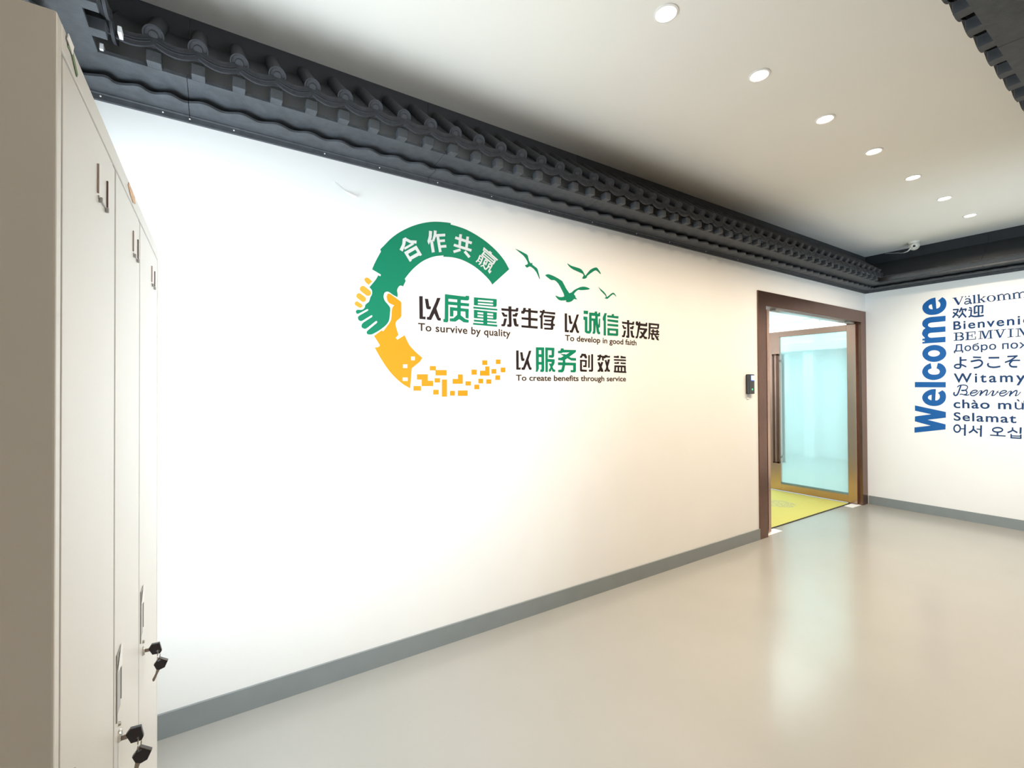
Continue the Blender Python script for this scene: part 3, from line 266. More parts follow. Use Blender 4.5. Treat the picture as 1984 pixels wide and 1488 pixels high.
 'we_ee': [[[[1830.8,2563],[1846.9,2561.7],[1868,2557.7],[1888.3,2548.3],[1907.9,2535.5],[1925.5,2520],[1939.5,2502.8],[1947.6,2485],[1951.1,2466.7],[1951,2449],[1947,2431.1],[1939.1,2411.6],[1927.2,2393.4],[1910.8,2378.9],[1892,2368.2],[1872.8,2362.8],[1852.5,2361.1],[1830.8,2361.3],[1809.1,2365.3],[1788.7,2374.9],[1770.4,2388.3],[1755.7,2404.9],[1744.6,2424.1],[1737.7,2445.6],[1734.5,2467.7],[1734.4,2488.5],[1737.4,2507.6],[1743.6,2524.3],[1751.9,2538.3],[1762.2,2549.4],[1770.8,2556.7],[1809.7,2520.6],[1802.7,2513.3],[1794.8,2502.8],[1789.8,2490],[1787.4,2476],[1788.9,2461.5],[1793.2,2448.5],[1800.3,2439.6],[1808.4,2433.7],[1816.9,2431],[1823.6,2430.2]],[[1864.3,2488.1],[1881.9,2485.1],[1887.8,2477.2],[1893.1,2466.6],[1892.7,2456],[1888.9,2445.7],[1881,2437],[1873.7,2430.8],[1856.2,2428.2]]]],
 'va_V': [[[[1676.2,2534.2],[1654,2532.6],[1626.3,2465.9],[1632.9,2439.2],[1639.1,2446.6]]],[[[1601.5,2534.2],[1634.3,2447.8],[1628.2,2442.8],[1595.4,2529.2]]],[[[1682.3,2526.7],[1647.4,2526.8],[1648,2533.7],[1682.9,2533.6]]],[[[1611.1,2528.8],[1589.3,2531.5],[1590.2,2537.5],[1612,2534.8]]]],
 'va_a': [[[[1536.6,2476.9],[1544.7,2478.2],[1556.2,2479.9],[1567,2479.6],[1575.3,2475.4],[1570.3,2463.8],[1564.4,2466.8],[1555.7,2467.1],[1544.7,2465.6],[1536.7,2464.3]]],[[[1575.3,2475.4],[1581.7,2469],[1586.1,2461.1],[1585.2,2451.5],[1580.6,2444.2],[1575,2453.8],[1576.4,2456.1],[1576.5,2456.4],[1574.9,2459.3],[1570.3,2463.8]]],[[[1580.6,2444.2],[1575,2439.7],[1568.9,2437.8],[1562.2,2437.8],[1555.2,2439.3],[1558.4,2451.7],[1563.8,2450.6],[1568.8,2450.6],[1572.4,2451.7],[1575,2453.8]]],[[[1555.2,2439.3],[1547.5,2443.3],[1539.8,2448.5],[1534.5,2452.2],[1539.2,2463.7],[1544.4,2460.1],[1551.8,2455.1],[1558.4,2451.7]]],[[[1549.2,2492.8],[1546.8,2490],[1544.2,2486.8],[1542.8,2483.3],[1542.2,2474.9],[1529.4,2473.8],[1530.3,2487.3],[1534.5,2497.3],[1539.1,2503],[1541.8,2506.1]]],[[[1542.2,2474.9],[1542.3,2461.5],[1540.6,2446.7],[1532.6,2438.8],[1525.4,2437.7],[1521.4,2437.4],[1522.1,2455.2],[1525.7,2455.4],[1528.9,2455.9],[1528.9,2455.9],[1529.5,2461],[1529.4,2473.8]]],[[[1573.9,2489.2],[1570.1,2492.4],[1565,2496.5],[1560.1,2498.5],[1554.3,2497.2],[1553.2,2508],[1561.5,2509.8],[1568.7,2506.9],[1574.7,2502.1],[1578.6,2498.8]]],[[[1554.3,2497.2],[1547.2,2494],[1541.9,2491.4],[1540,2501.8],[1545.4,2504.4],[1553.2,2508]]],[[[1566.7,2526.3],[1567.6,2522.8],[1569.8,2520.6],[1572.9,2520.1],[1576,2521.6],[1578.2,2524.6],[1579,2528.4],[1578.1,2531.8],[1575.9,2534.1],[1572.8,2534.5],[1569.7,2533],[1567.5,2530]]],[[[1537.6,2525.9],[1538.6,2522.3],[1541,2520],[1544.4,2519.5],[1547.7,2521.1],[1550.2,2524.3],[1551,2528.3],[1550.1,2531.9],[1547.6,2534.2],[1544.2,2534.7],[1540.9,2533.1],[1538.5,2529.9]]]],
 'va_l': [[[[1510.5,2535.2],[1509.4,2444.8],[1493.7,2443],[1494.9,2533.2]]],[[[1515.8,2526.9],[1494.7,2530.4],[1495.7,2537.1],[1516.9,2533.6]]],[[[1515.5,2440.7],[1483.9,2440.7],[1484.4,2447.4],[1516,2447.5]]]],
 'va_k': [[[[1474.2,2535],[1472.2,2443],[1457.4,2441.5],[1459.4,2533.4]]],[[[1479.6,2526.2],[1458.7,2531.7],[1460,2538.3],[1480.9,2532.8]]],[[[1479.4,2438.3],[1448.2,2439.2],[1448.7,2445.9],[1480,2445.1]]],[[[1458.4,2468.9],[1419.8,2497.7],[1422.9,2505.2],[1461.6,2476.4]]],[[[1435.7,2500.2],[1410.7,2502.1],[1411.4,2507.9],[1436.3,2506]]],[[[1453.3,2472.9],[1425.6,2439.3],[1418.2,2452.1],[1445.8,2485.6]]],[[[1436.3,2441.4],[1408.5,2442.3],[1409,2449],[1436.9,2448.1]]]],
 'va_o': [[[[1333.9,2472.1],[1334.4,2464.7],[1336.3,2457.6],[1339.6,2451.3],[1344.2,2445.9],[1349.9,2441.8],[1356.4,2439],[1363.4,2437.8],[1370.8,2438.2],[1378,2440.1],[1384.9,2443.5],[1391,2448.2],[1396.2,2454.1],[1400.2,2460.9],[1402.8,2468.3],[1403.9,2475.9],[1403.5,2483.4],[1401.6,2490.5],[1398.2,2496.9],[1393.5,2502.3],[1387.7,2506.4],[1381.1,2509.1],[1374,2510.3],[1366.7,2509.8],[1359.5,2507.8],[1352.7,2504.3],[1346.6,2499.6],[1341.5,2493.7],[1337.6,2486.9],[1335,2479.7]],[[1349.3,2473.5],[1349.5,2465.7],[1351,2458.4],[1353.7,2452.2],[1357.4,2447.4],[1362,2444.5],[1366.9,2443.5],[1372,2444.7],[1376.9,2447.8],[1381.3,2452.8],[1384.7,2459.1],[1387.1,2466.6],[1388.3,2474.5],[1388.1,2482.4],[1386.6,2489.7],[1383.8,2496],[1380.1,2500.7],[1375.5,2503.6],[1370.5,2504.5],[1365.4,2503.3],[1360.6,2500.1],[1356.3,2495.2],[1352.8,2488.8],[1350.4,2481.4]]]],
 'va_m': [[[[1321.8,2504.1],[1319.6,2444.7],[1305.5,2443.8],[1307.7,2503]]],[[[1280.8,2494.8],[1278.5,2444],[1265.2,2443.3],[1267.5,2494]]],[[[1239.2,2493.6],[1237,2443.1],[1223.8,2442.4],[1226,2492.8]]],[[[1310.4,2491.5],[1303.4,2494.8],[1294,2498.9],[1287,2500],[1282.9,2496.9],[1278.4,2505.7],[1286.2,2511.7],[1296.3,2510.2],[1306.5,2505.7],[1313.6,2502.4]]],[[[1282.9,2496.9],[1278.8,2490.3],[1275.7,2484.8],[1269.9,2491.5],[1273.1,2497.2],[1278.4,2505.7]]],[[[1268.2,2488.4],[1261.3,2492.2],[1252,2497.2],[1245.2,2498.7],[1241.2,2495.7],[1236.8,2504.6],[1244.6,2510.4],[1254.6,2508.2],[1264.7,2502.9],[1271.7,2499]]],[[[1241.2,2495.7],[1237.2,2489.2],[1234.2,2483.7],[1228.4,2490.2],[1231.6,2496],[1236.8,2504.6]]],[[[1327,2496.8],[1311.3,2501.4],[1312.5,2507],[1328.2,2502.5]]],[[[1327.1,2439.8],[1295.5,2439.5],[1295.9,2445.2],[1327.5,2445.5]]],[[[1284.2,2440],[1256.4,2440.3],[1256.8,2445.9],[1284.7,2445.7]]],[[[1242.6,2440],[1215.1,2440.3],[1215.5,2445.9],[1243,2445.7]]]],
 'va_mm': [[[[1207.3,2503.2],[1205.2,2445.1],[1191.6,2444.2],[1193.7,2502.2]]],[[[1167.8,2494.2],[1165.7,2444.3],[1152.9,2443.7],[1155,2493.4]]],[[[1127.8,2493],[1125.7,2443.5],[1113,2442.8],[1115.1,2492.2]]],[[[1196.3,2490.9],[1189.6,2494.2],[1180.5,2498.2],[1173.8,2499.3],[1169.8,2496.2],[1165.5,2504.8],[1173,2510.8],[1182.7,2509.2],[1192.5,2504.9],[1199.4,2501.6]]],[[[1169.8,2496.2],[1165.9,2489.7],[1162.9,2484.4],[1157.3,2490.9],[1160.4,2496.5],[1165.5,2504.8]]],[[[1155.8,2487.9],[1149.1,2491.7],[1140.1,2496.5],[1133.5,2498],[1129.7,2495.1],[1125.5,2503.7],[1133,2509.5],[1142.6,2507.3],[1152.3,2502.1],[1159.1,2498.3]]],[[[1129.7,2495.1],[1125.9,2488.7],[1123,2483.3],[1117.4,2489.7],[1120.5,2495.3],[1125.5,2503.7]]],[[[1212.2,2496.2],[1197.2,2500.7],[1198.3,2506.2],[1213.4,2501.7]]],[[[1212.4,2440.2],[1182,2439.9],[1182.3,2445.5],[1212.7,2445.8]]],[[[1171.2,2440.5],[1144.4,2440.7],[1144.8,2446.2],[1171.6,2446]]],[[[1131.1,2440.4],[1104.6,2440.7],[1105,2446.2],[1131.4,2446]]]],
 'hu_a': [[[[1680.5,2387.9],[1633,2385.3],[1633.7,2401.6],[1681.1,2404.4]]],[[[1640.8,2402.7],[1643.5,2392.6],[1647.5,2378.5],[1653.7,2363.8],[1664.7,2346.2],[1654,2332.8],[1642.1,2352],[1634.9,2369.1],[1630.5,2384.5],[1627.7,2394.7]]],[[[1664.7,2346.2],[1678.5,2326.8],[1688.5,2312.9],[1678.1,2299],[1668.1,2313],[1654,2332.8]]],[[[1682.9,2359.3],[1636.6,2309.1],[1628.6,2323.6],[1674.8,2373.8]]],[[[1611.1,2416.6],[1632.6,2364.3],[1620.4,2353.9],[1599,2406.2]]],[[[1612.3,2377.2],[1564.3,2378.7],[1565.8,2396.5],[1613.8,2395.2]]],[[[1572.3,2394.3],[1583.6,2368.8],[1573.5,2359.5],[1562.2,2384.9]]],[[[1606,2377.9],[1606.4,2369.3],[1607.2,2357.8],[1610.3,2346.2],[1618.8,2331.4],[1608.2,2318.4],[1598.1,2335.9],[1593.8,2352],[1592.8,2366.1],[1592.4,2375.1]]],[[[1618.8,2331.4],[1630.7,2314.4],[1639.5,2302.1],[1629.3,2288.3],[1620.5,2300.7],[1608.2,2318.4]]],[[[1605.2,2338.7],[1575.7,2287.9],[1564.5,2299.9],[1593.9,2350.6]]]],
 'hu_b': [[[[1547.4,2393.1],[1525.6,2378.9],[1520.9,2395.6],[1542.7,2409.9]]],[[[1551.6,2364.1],[1520.5,2364.2],[1521.5,2378.6],[1552.5,2378.5]]],[[[1533.4,2374.3],[1539.2,2309.8],[1525.4,2305.8],[1519.6,2370.1]]],[[[1547.6,2285.1],[1526.1,2300.7],[1532.4,2315.8],[1553.9,2300.2]]],[[[1536.1,2301.3],[1527.8,2296.3],[1515,2289.3],[1497.9,2284.3],[1473.9,2283.6],[1475.1,2302.8],[1497.5,2303.5],[1512,2307.9],[1523.5,2314.2],[1531.5,2319]]],[[[1473.9,2283.6],[1446.9,2284.8],[1428,2285.9],[1429.6,2304.9],[1448.5,2303.9],[1475.1,2302.8]]],[[[1508.6,2407.3],[1509.4,2327.8],[1494.4,2325.7],[1493.5,2405]]],[[[1503.1,2392.6],[1476,2406],[1480.9,2421.9],[1508.1,2408.5]]],[[[1504.2,2320.2],[1477.1,2333.1],[1481.3,2347.4],[1508.5,2334.5]]],[[[1476.4,2413.6],[1477.6,2296.2],[1462.7,2294.2],[1461.5,2411.3]]],[[[1478.2,2398.5],[1430.2,2396.6],[1430.9,2413.2],[1478.9,2415.3]]],[[[1443.2,2407.1],[1445.8,2327.5],[1432.3,2325],[1429.7,2404.5]]],[[[1436.5,2335],[1452.7,2336.4],[1452.5,2322.3],[1436.3,2320.9]]]],
 'be_B': [[[[1662.9,2128.9],[1663.8,2043.1],[1648,2041.7],[1647.1,2127.2]]],[[[1677.1,2123.1],[1618.8,2122.2],[1619.1,2130.7],[1677.4,2131.7]]],[[[1655.3,2081.4],[1616.1,2081],[1616.4,2088.6],[1655.6,2089.1]]],[[[1677.9,2037.9],[1619.6,2038.2],[1620,2046.8],[1678.3,2046.6]]],[[[1623.6,2117.8],[1617.6,2115.1],[1610,2111.5],[1606.7,2108.8],[1606.4,2107.7],[1594.3,2108.2],[1597.1,2119.2],[1605.5,2126.1],[1614.4,2130.4],[1620.5,2133.2]]],[[[1606.4,2107.7],[1606.9,2104.2],[1608.3,2100.7],[1611.6,2097.4],[1617.4,2093.9],[1621.9,2091.3],[1616.8,2076.3],[1612.2,2079],[1605.3,2083.2],[1599.1,2089.4],[1595.6,2098],[1594.3,2108.2]]],[[[1621.3,2077.2],[1615.1,2073.8],[1607.1,2069.3],[1603.5,2065.9],[1602.9,2063.7],[1590.2,2064.5],[1593.2,2076.4],[1601.7,2084.3],[1611,2089.6],[1617.4,2093]]],[[[1602.9,2063.7],[1603.3,2059.8],[1604.6,2057.1],[1609.2,2054.6],[1617.6,2052.6],[1624.2,2051.2],[1621.7,2034.4],[1615,2035.8],[1605.2,2038.1],[1596.2,2043.1],[1591.4,2052.9],[1590.2,2064.5]]]],
 'be_E': [[[[1568.6,2125.4],[1569.5,2040.9],[1552.6,2039.3],[1551.7,2123.6]]],[[[1580,2120.2],[1496.3,2119.8],[1496.6,2128.2],[1580.3,2128.7]]],[[[1502.1,2125.2],[1505.5,2094.2],[1498.9,2092.3],[1495.6,2123.3]]],[[[1560.3,2080.6],[1526.8,2082.3],[1527.3,2089.9],[1560.8,2088.2]]],[[[1526.8,2104.2],[1527.3,2062.2],[1521.2,2061.6],[1520.8,2103.5]]],[[[1579.9,2036.3],[1497.2,2037.2],[1497.5,2045.5],[1580.3,2044.8]]],[[[1501.8,2071.9],[1500.1,2038.3],[1493.5,2038.5],[1495.2,2072.1]]]],
 'be_M': [[[[1459.2,2124.5],[1463,2041.8],[1454.1,2040.3],[1450.3,2122.9]]],[[[1473.8,2120],[1436.7,2122.2],[1437.3,2129.7],[1474.3,2127.5]]],[[[1476.2,2038.6],[1439.2,2039.3],[1439.5,2045.9],[1476.5,2045.2]]],[[[1449.7,2123.2],[1427.1,2037.3],[1412.3,2044.1],[1434.9,2129.8]]],[[[1394.2,2130],[1423.7,2043.7],[1415.7,2037.8],[1386.3,2124.1]]],[[[1385.9,2126.1],[1384,2037.7],[1369.6,2037.3],[1371.5,2125.5]]],[[[1392.9,2121.6],[1358.3,2124],[1358.8,2131.4],[1393.5,2129]]],[[[1402.6,2035.8],[1360.8,2036.8],[1361.1,2043.4],[1403,2042.4]]]],
 'be_V': [[[[1338.6,2122.9],[1312.6,2035.7],[1298.4,2043.6],[1324.3,2130.6]]],[[[1280.4,2126.9],[1307.9,2045.7],[1300.3,2039.9],[1272.8,2121]]],[[[1352.6,2121.4],[1310,2122.8],[1310.5,2130.1],[1353.1,2128.7]]],[[[1296,2120],[1259.7,2121.3],[1260.1,2128.5],[1296.4,2127.3]]]],
 'be_I': [[[[1234,2124.8],[1234.9,2040.1],[1220.6,2038.7],[1219.7,2123.2]]],[[[1248.7,2120.1],[1204.8,2120.4],[1205.2,2127.6],[1249,2127.3]]],[[[1250.9,2034.9],[1208.4,2037.2],[1208.8,2044.4],[1251.4,2042.1]]]],
 'be_N': [[[[1176.6,2121.6],[1177.5,2038.5],[1169.4,2037.7],[1168.6,2120.7]]],[[[1166.3,2117.7],[1128.5,2031.8],[1117.1,2042.4],[1154.7,2128.2]]],[[[1192.5,2116.7],[1156.2,2119.7],[1156.7,2126.8],[1193.1,2123.8]]],[[[1193.5,2035.7],[1154.5,2036.7],[1154.8,2043.8],[1193.8,2042.9]]],[[[1127.2,2123.9],[1128.1,2037.6],[1120.2,2036.8],[1119.3,2123]]]],
 'yo_a': [[[[1630.2,1852.4],[1631.4,1735.1],[1614.6,1734.4],[1613.4,1851.3]]],[[[1618.8,1804.8],[1570.8,1805.7],[1571.3,1822.6],[1619.3,1821.9]]],[[[1628.1,1741.3],[1629.3,1738.3],[1630.7,1735.4],[1632.3,1733.8],[1636.5,1732.3],[1633.8,1714.7],[1626.4,1717.4],[1620.9,1722.8],[1618,1728.9],[1616.6,1732.4]]],[[[1636.5,1732.3],[1642.7,1731.3],[1648.7,1731.9],[1655.5,1734.6],[1662.4,1738.8],[1669.2,1723.3],[1659.9,1717.6],[1650.8,1714.1],[1642.1,1713.3],[1633.8,1714.7]]],[[[1662.4,1738.8],[1665.5,1742.1],[1665.9,1744],[1665.5,1747.2],[1663.8,1750.3],[1673,1764.2],[1678.1,1754.8],[1679.7,1743],[1676.8,1731.4],[1669.2,1723.3]]],[[[1663.8,1750.3],[1659.7,1753.4],[1652.7,1756.2],[1644.3,1757.4],[1634.5,1756.8],[1633.4,1774.7],[1645,1775.4],[1655.5,1773.9],[1665.1,1770.1],[1673,1764.2]]],[[[1634.5,1756.8],[1623.4,1754.4],[1612.3,1750.4],[1600,1743.1],[1587.1,1733.8],[1578,1727],[1572,1742.6],[1581.2,1749.5],[1594.5,1759.2],[1608.2,1767.3],[1620.9,1772],[1633.4,1774.7]]]],
 'yo_b': [[[[1520.2,1832.7],[1454.5,1826],[1453.9,1843.3],[1519.6,1850.3]]],[[[1537.8,1783.5],[1526.4,1786.1],[1510.3,1789.7],[1495.7,1792.6],[1484.5,1794.8],[1486.7,1814.7],[1498,1812.5],[1512.8,1809.6],[1529,1806],[1540.5,1803.4]]],[[[1484.5,1794.8],[1475.5,1796.2],[1468.6,1795.3],[1462.2,1791.3],[1456.6,1785.2],[1446.3,1798.9],[1455.1,1808.5],[1465.3,1814.8],[1475.9,1816.3],[1486.7,1814.7]]],[[[1456.6,1785.2],[1453.9,1779.8],[1453.5,1774.4],[1454.9,1766.7],[1458.3,1759],[1447.2,1746],[1441.7,1758.5],[1439.1,1772.5],[1440.3,1786.7],[1446.3,1798.9]]],[[[1458.3,1759],[1464.1,1751.5],[1472.6,1744.1],[1482,1738.3],[1493.6,1734.6],[1491,1714.8],[1477.3,1719.2],[1465.8,1726.4],[1455.4,1735.5],[1447.2,1746]]],[[[1493.6,1734.6],[1506.9,1732.4],[1516.6,1731],[1514.9,1711],[1505.1,1712.5],[1491,1714.8]]]],
 'yo_c': [[[[1396.9,1817.3],[1314,1814.2],[1314,1833.6],[1396.9,1837]]],[[[1401.6,1774.4],[1404.3,1769.6],[1408.6,1761.3],[1410.5,1749.7],[1407.4,1738.3],[1395.7,1747.6],[1396.5,1750.8],[1396.2,1753.1],[1393.6,1758],[1391.1,1762.4]]],[[[1407.4,1738.3],[1401.7,1728.1],[1392.7,1720.4],[1380.5,1715.7],[1366.1,1712.9],[1365.1,1731.6],[1378,1734.2],[1387.5,1737.9],[1392.8,1742.4],[1395.7,1747.6]]],[[[1366.1,1712.9],[1351.2,1712],[1334.6,1714],[1317.8,1717.7],[1306.2,1720.5],[1308.5,1738.8],[1320,1736.1],[1336.3,1732.6],[1351.6,1730.8],[1365.1,1731.6]]]],
 'yo_d': [[[[1255,1823.2],[1179.3,1825.9],[1179.9,1842.5],[1255.5,1840.1]]],[[[1189.8,1841.4],[1207.4,1822.8],[1230.3,1801.6],[1255,1787.7],[1275.2,1778.5],[1271.5,1762.4],[1251,1771.8],[1224.9,1786.5],[1200.8,1808.9],[1183,1827.8]]],[[[1265.1,1767.4],[1243.8,1774.3],[1216.2,1780.7],[1186.3,1780.5],[1162.3,1778.6],[1162,1794.4],[1186.2,1796.3],[1217.2,1796.6],[1246,1790],[1267.7,1783.1]]],[[[1224,1793.5],[1230.1,1785.2],[1239,1772.4],[1245.2,1756.9],[1244,1740.5],[1231.2,1746.3],[1231.6,1752.4],[1228.5,1760.4],[1220.9,1771.2],[1214.9,1779.4]]],[[[1244,1740.5],[1238.2,1725.9],[1228.2,1715.1],[1212.7,1711],[1195.5,1710.3],[1183.5,1710.1],[1183.5,1729.1],[1195.4,1729.3],[1211.5,1730.1],[1223,1733.1],[1228.2,1738.8],[1231.2,1746.3]]]],
 've_B': [[[[1627.9,1527.6],[1632.8,1509.4],[1639.6,1483.9],[1645.8,1461.7],[1650.3,1446.7],[1638.7,1440.2],[1634.1,1455.7],[1627.8,1478.1],[1621,1503.7],[1616.2,1521.9]]],[[[1650.3,1446.7],[1654,1435.6],[1657.7,1427.9],[1662.1,1422.7],[1666.5,1419.8],[1663.2,1403],[1655.2,1408.3],[1648.2,1416.7],[1642.9,1427.5],[1638.7,1440.2]]],[[[1666.5,1419.8],[1669,1419.4],[1671.4,1421.1],[1674.4,1425.9],[1675.7,1429.9],[1688.9,1427.2],[1685.3,1416.4],[1679.6,1407.4],[1671.8,1401.8],[1663.2,1403]]],[[[1675.7,1429.9],[1675.3,1433.8],[1672.9,1440.6],[1670.7,1446.2],[1682,1453.9],[1684.2,1448.1],[1687.6,1438.6],[1688.9,1427.2]]],[[[1648.9,1501.6],[1645.1,1507],[1639.9,1513.9],[1633,1519.2],[1622.4,1522.7],[1623.9,1534.4],[1636.2,1530.5],[1645.2,1523.6],[1651.4,1515.4],[1655.2,1509.8]]],[[[1622.4,1522.7],[1609.3,1524.8],[1597.5,1525],[1587.5,1522.6],[1578.7,1518.4],[1574.9,1529.1],[1585.3,1534.1],[1596.8,1536.9],[1609.8,1536.7],[1623.9,1534.4]]],[[[1578.7,1518.4],[1573.4,1513.8],[1571.6,1509.4],[1571.6,1503.6],[1573.1,1497.2],[1565.3,1492.4],[1563,1501.9],[1563,1512.6],[1566.9,1522.2],[1574.9,1529.1]]],[[[1573.1,1497.2],[1576.1,1490.5],[1580.6,1483.9],[1586.7,1479.4],[1596.8,1477.7],[1596.5,1465.8],[1584.1,1467.9],[1575.4,1474.4],[1569.2,1483.3],[1565.3,1492.4]]],[[[1596.8,1477.7],[1609.8,1477.9],[1619.3,1478.3],[1619.7,1466.4],[1610.1,1466],[1596.5,1465.8]]],[[[1622.3,1467.5],[1619.4,1465.1],[1614.5,1461.5],[1607.5,1459.1],[1598.8,1460.9],[1600.6,1475],[1606.8,1473.8],[1610.5,1475.1],[1614,1477.7],[1616.7,1479.9]]],[[[1598.8,1460.9],[1590.6,1463.5],[1585.5,1463.5],[1582.4,1460.6],[1579.4,1454.9],[1570.1,1461.8],[1574.9,1471.2],[1582.2,1477.9],[1591.7,1477.9],[1600.6,1475]]],[[[1579.4,1454.9],[1577.9,1449.1],[1577.9,1443.2],[1579.2,1437.1],[1581.4,1433.1],[1575,1421.3],[1569.7,1430.7],[1567.4,1441.5],[1567.5,1451.9],[1570.1,1461.8]]],[[[1581.4,1433.1],[1586.8,1430.3],[1595.4,1428.3],[1602.1,1426.9],[1600.8,1412.7],[1594,1414],[1584.1,1416.3],[1575,1421.3]]],[[[1630.8,1417.5],[1627.6,1419.7],[1623.4,1422],[1617.3,1422.6],[1606.9,1418.9],[1604.5,1429.5],[1616.4,1433.7],[1625.1,1433],[1630.9,1429.7],[1634.3,1427.5]]],[[[1606.9,1418.9],[1593.3,1412.9],[1580.2,1409],[1568.7,1410.3],[1559.1,1414],[1552.6,1416.7],[1554.8,1427.2],[1561.1,1424.5],[1570,1421.1],[1579.5,1420.1],[1591,1423.5],[1604.5,1429.5]]]],
 've_e': [[[[1542.3,1430.9],[1532.1,1433.1],[1517.8,1436.4],[1505.2,1440.6],[1496,1446.1],[1500.2,1457.2],[1507.9,1452.5],[1519.4,1448.8],[1533.4,1445.6],[1543.5,1443.4]]],[[[1496,1446.1],[1488.7,1452.8],[1483.5,1462.3],[1488,1471.7],[1495.3,1476.2],[1498,1464.1],[1494.1,1461.7],[1494.5,1462.6],[1494.9,1462.1],[1500.2,1457.2]]],[[[1495.3,1476.2],[1503,1477.9],[1511.5,1477],[1520.9,1474],[1529.7,1468.7],[1525.3,1457.8],[1518.1,1462],[1510.2,1464.6],[1503.5,1465.3],[1498,1464.1]]],[[[1529.7,1468.7],[1537.8,1460.5],[1545.2,1450.1],[1550,1438.6],[1549.7,1426.6],[1540.6,1430],[1540.7,1435.7],[1537.9,1442.5],[1531.9,1451],[1525.3,1457.8]]],[[[1549.7,1426.6],[1545.7,1415.8],[1539.5,1408.1],[1531.3,1404.3],[1521.6,1403.5],[1522,1416.2],[1529.4,1416.8],[1534.7,1419.3],[1538.3,1423.7],[1540.6,1430]]],[[[1521.6,1403.5],[1511.4,1406.3],[1500.6,1414.7],[1490.2,1425.6],[1483,1433.4],[1488.4,1443.3],[1495.5,1435.5],[1505.5,1425.1],[1514.4,1418.2],[1522,1416.2]]]],
 've_n': [[[[1486.6,1429.9],[1478.6,1445.2],[1469.1,1460.1],[1460.8,1463.7],[1454.2,1463.8],[1454.2,1471.3],[1461.6,1471.1],[1472,1466.6],[1482.7,1449.8],[1490.9,1434.3]]],[[[1459.1,1472.9],[1475.1,1413.4],[1462.3,1407],[1446.4,1466.4]]],[[[1460.3,1420.8],[1449.9,1433.4],[1435.5,1450.5],[1423.9,1462.2],[1417,1466],[1418.6,1480],[1428.6,1474.6],[1441.6,1461.5],[1456.3,1444],[1466.8,1431.3]]],[[[1417,1466],[1414.3,1465.9],[1414.1,1465.5],[1416.5,1453],[1422.9,1431.7],[1427.9,1415.9],[1418.8,1410.5],[1413.8,1426.4],[1407.1,1448.6],[1403.5,1468.1],[1408.7,1479.7],[1418.6,1480]]],[[[1423,1408.1],[1412.4,1413.4],[1398.8,1423.2],[1386.6,1441.3],[1377.7,1456.9],[1382.2,1462],[1390.9,1446.6],[1402.2,1429.9],[1414.6,1421],[1424.9,1415.8]]]],
 've_v': [[[[1378.7,1455.4],[1364.2,1464.4],[1366.7,1472.6],[1381.2,1463.6]]],[[[1365.6,1471.7],[1381.1,1415.6],[1369.4,1409.4],[1353.9,1465.3]]],[[[1377.4,1406.3],[1368.4,1407.1],[1355.8,1412.4],[1342.7,1428.9],[1331.7,1446.4],[1336.9,1452.5],[1347.5,1435.8],[1359.1,1421.1],[1369.4,1416.8],[1377.7,1416.1]]],[[[1331.7,1446.4],[1325.7,1457.5],[1322.7,1464.4],[1328.5,1469.4],[1331.3,1462.9],[1336.9,1452.5]]],[[[1338.9,1459.6],[1337.9,1452.5],[1334.5,1443.9],[1326.3,1443],[1320,1443.9],[1320.4,1451.1],[1326.3,1450.3],[1331.3,1450.9],[1333.1,1455.3],[1334,1461.2]]]],
 've_ee': [[[[1313.5,1429.4],[1304.1,1431.5],[1290.8,1434.7],[1279.1,1438.7],[1270.7,1444.1],[1274.5,1454.7],[1281.6,1450.2],[1292.3,1446.6],[1305.3,1443.5],[1314.7,1441.4]]],[[[1270.7,1444.1],[1263.9,1450.5],[1259,1459.6],[1263.2,1468.7],[1269.9,1473],[1272.4,1461.3],[1268.8,1459],[1269.3,1460],[1269.6,1459.4],[1274.5,1454.7]]],[[[1269.9,1473],[1277.1,1474.7],[1284.9,1473.8],[1293.6,1470.9],[1301.8,1465.8],[1297.7,1455.2],[1291.1,1459.3],[1283.8,1461.8],[1277.6,1462.5],[1272.4,1461.3]]],[[[1301.8,1465.8],[1309.4,1457.9],[1316.2,1447.8],[1320.6,1436.8],[1320.3,1425.2],[1312,1428.5],[1312.1,1434],[1309.5,1440.6],[1303.9,1448.7],[1297.7,1455.2]]],[[[1320.3,1425.2],[1316.7,1414.8],[1310.9,1407.4],[1303.3,1403.8],[1294.3,1403],[1294.7,1415.2],[1301.5,1415.8],[1306.5,1418.2],[1309.8,1422.5],[1312,1428.5]]],[[[1294.3,1403],[1284.9,1405.7],[1274.9,1413.7],[1265.2,1424.3],[1258.5,1431.8],[1263.5,1441.3],[1270.2,1433.8],[1279.4,1423.8],[1287.7,1417.2],[1294.7,1415.2]]]],
 've_nn': [[[[1259.7,1426.8],[1252.3,1441.5],[1243.4,1455.9],[1235.8,1459.4],[1229.7,1459.5],[1229.7,1466.7],[1236.5,1466.5],[1246.2,1462.2],[1256.1,1446],[1263.7,1431]]],[[[1234.2,1468.2],[1249.1,1411],[1237.2,1404.8],[1222.4,1462]]],[[[1235.3,1418.1],[1225.7,1430.2],[1212.4,1446.7],[1201.6,1458],[1195.2,1461.6],[1196.7,1475.2],[1205.9,1469.9],[1218,1457.3],[1231.6,1440.4],[1241.3,1428.2]]],[[[1195.2,1461.6],[1192.7,1461.5],[1192.5,1461.2],[1194.7,1449.1],[1200.7,1428.6],[1205.3,1413.4],[1196.9,1408.2],[1192.3,1423.5],[1186,1444.9],[1182.6,1463.6],[1187.5,1474.8],[1196.7,1475.2]]],[[[1200.8,1405.9],[1190.9,1411],[1178.3,1420.5],[1167,1437.8],[1158.7,1452.9],[1162.9,1457.8],[1171,1443],[1181.5,1426.9],[1193,1418.3],[1202.5,1413.3]]]],
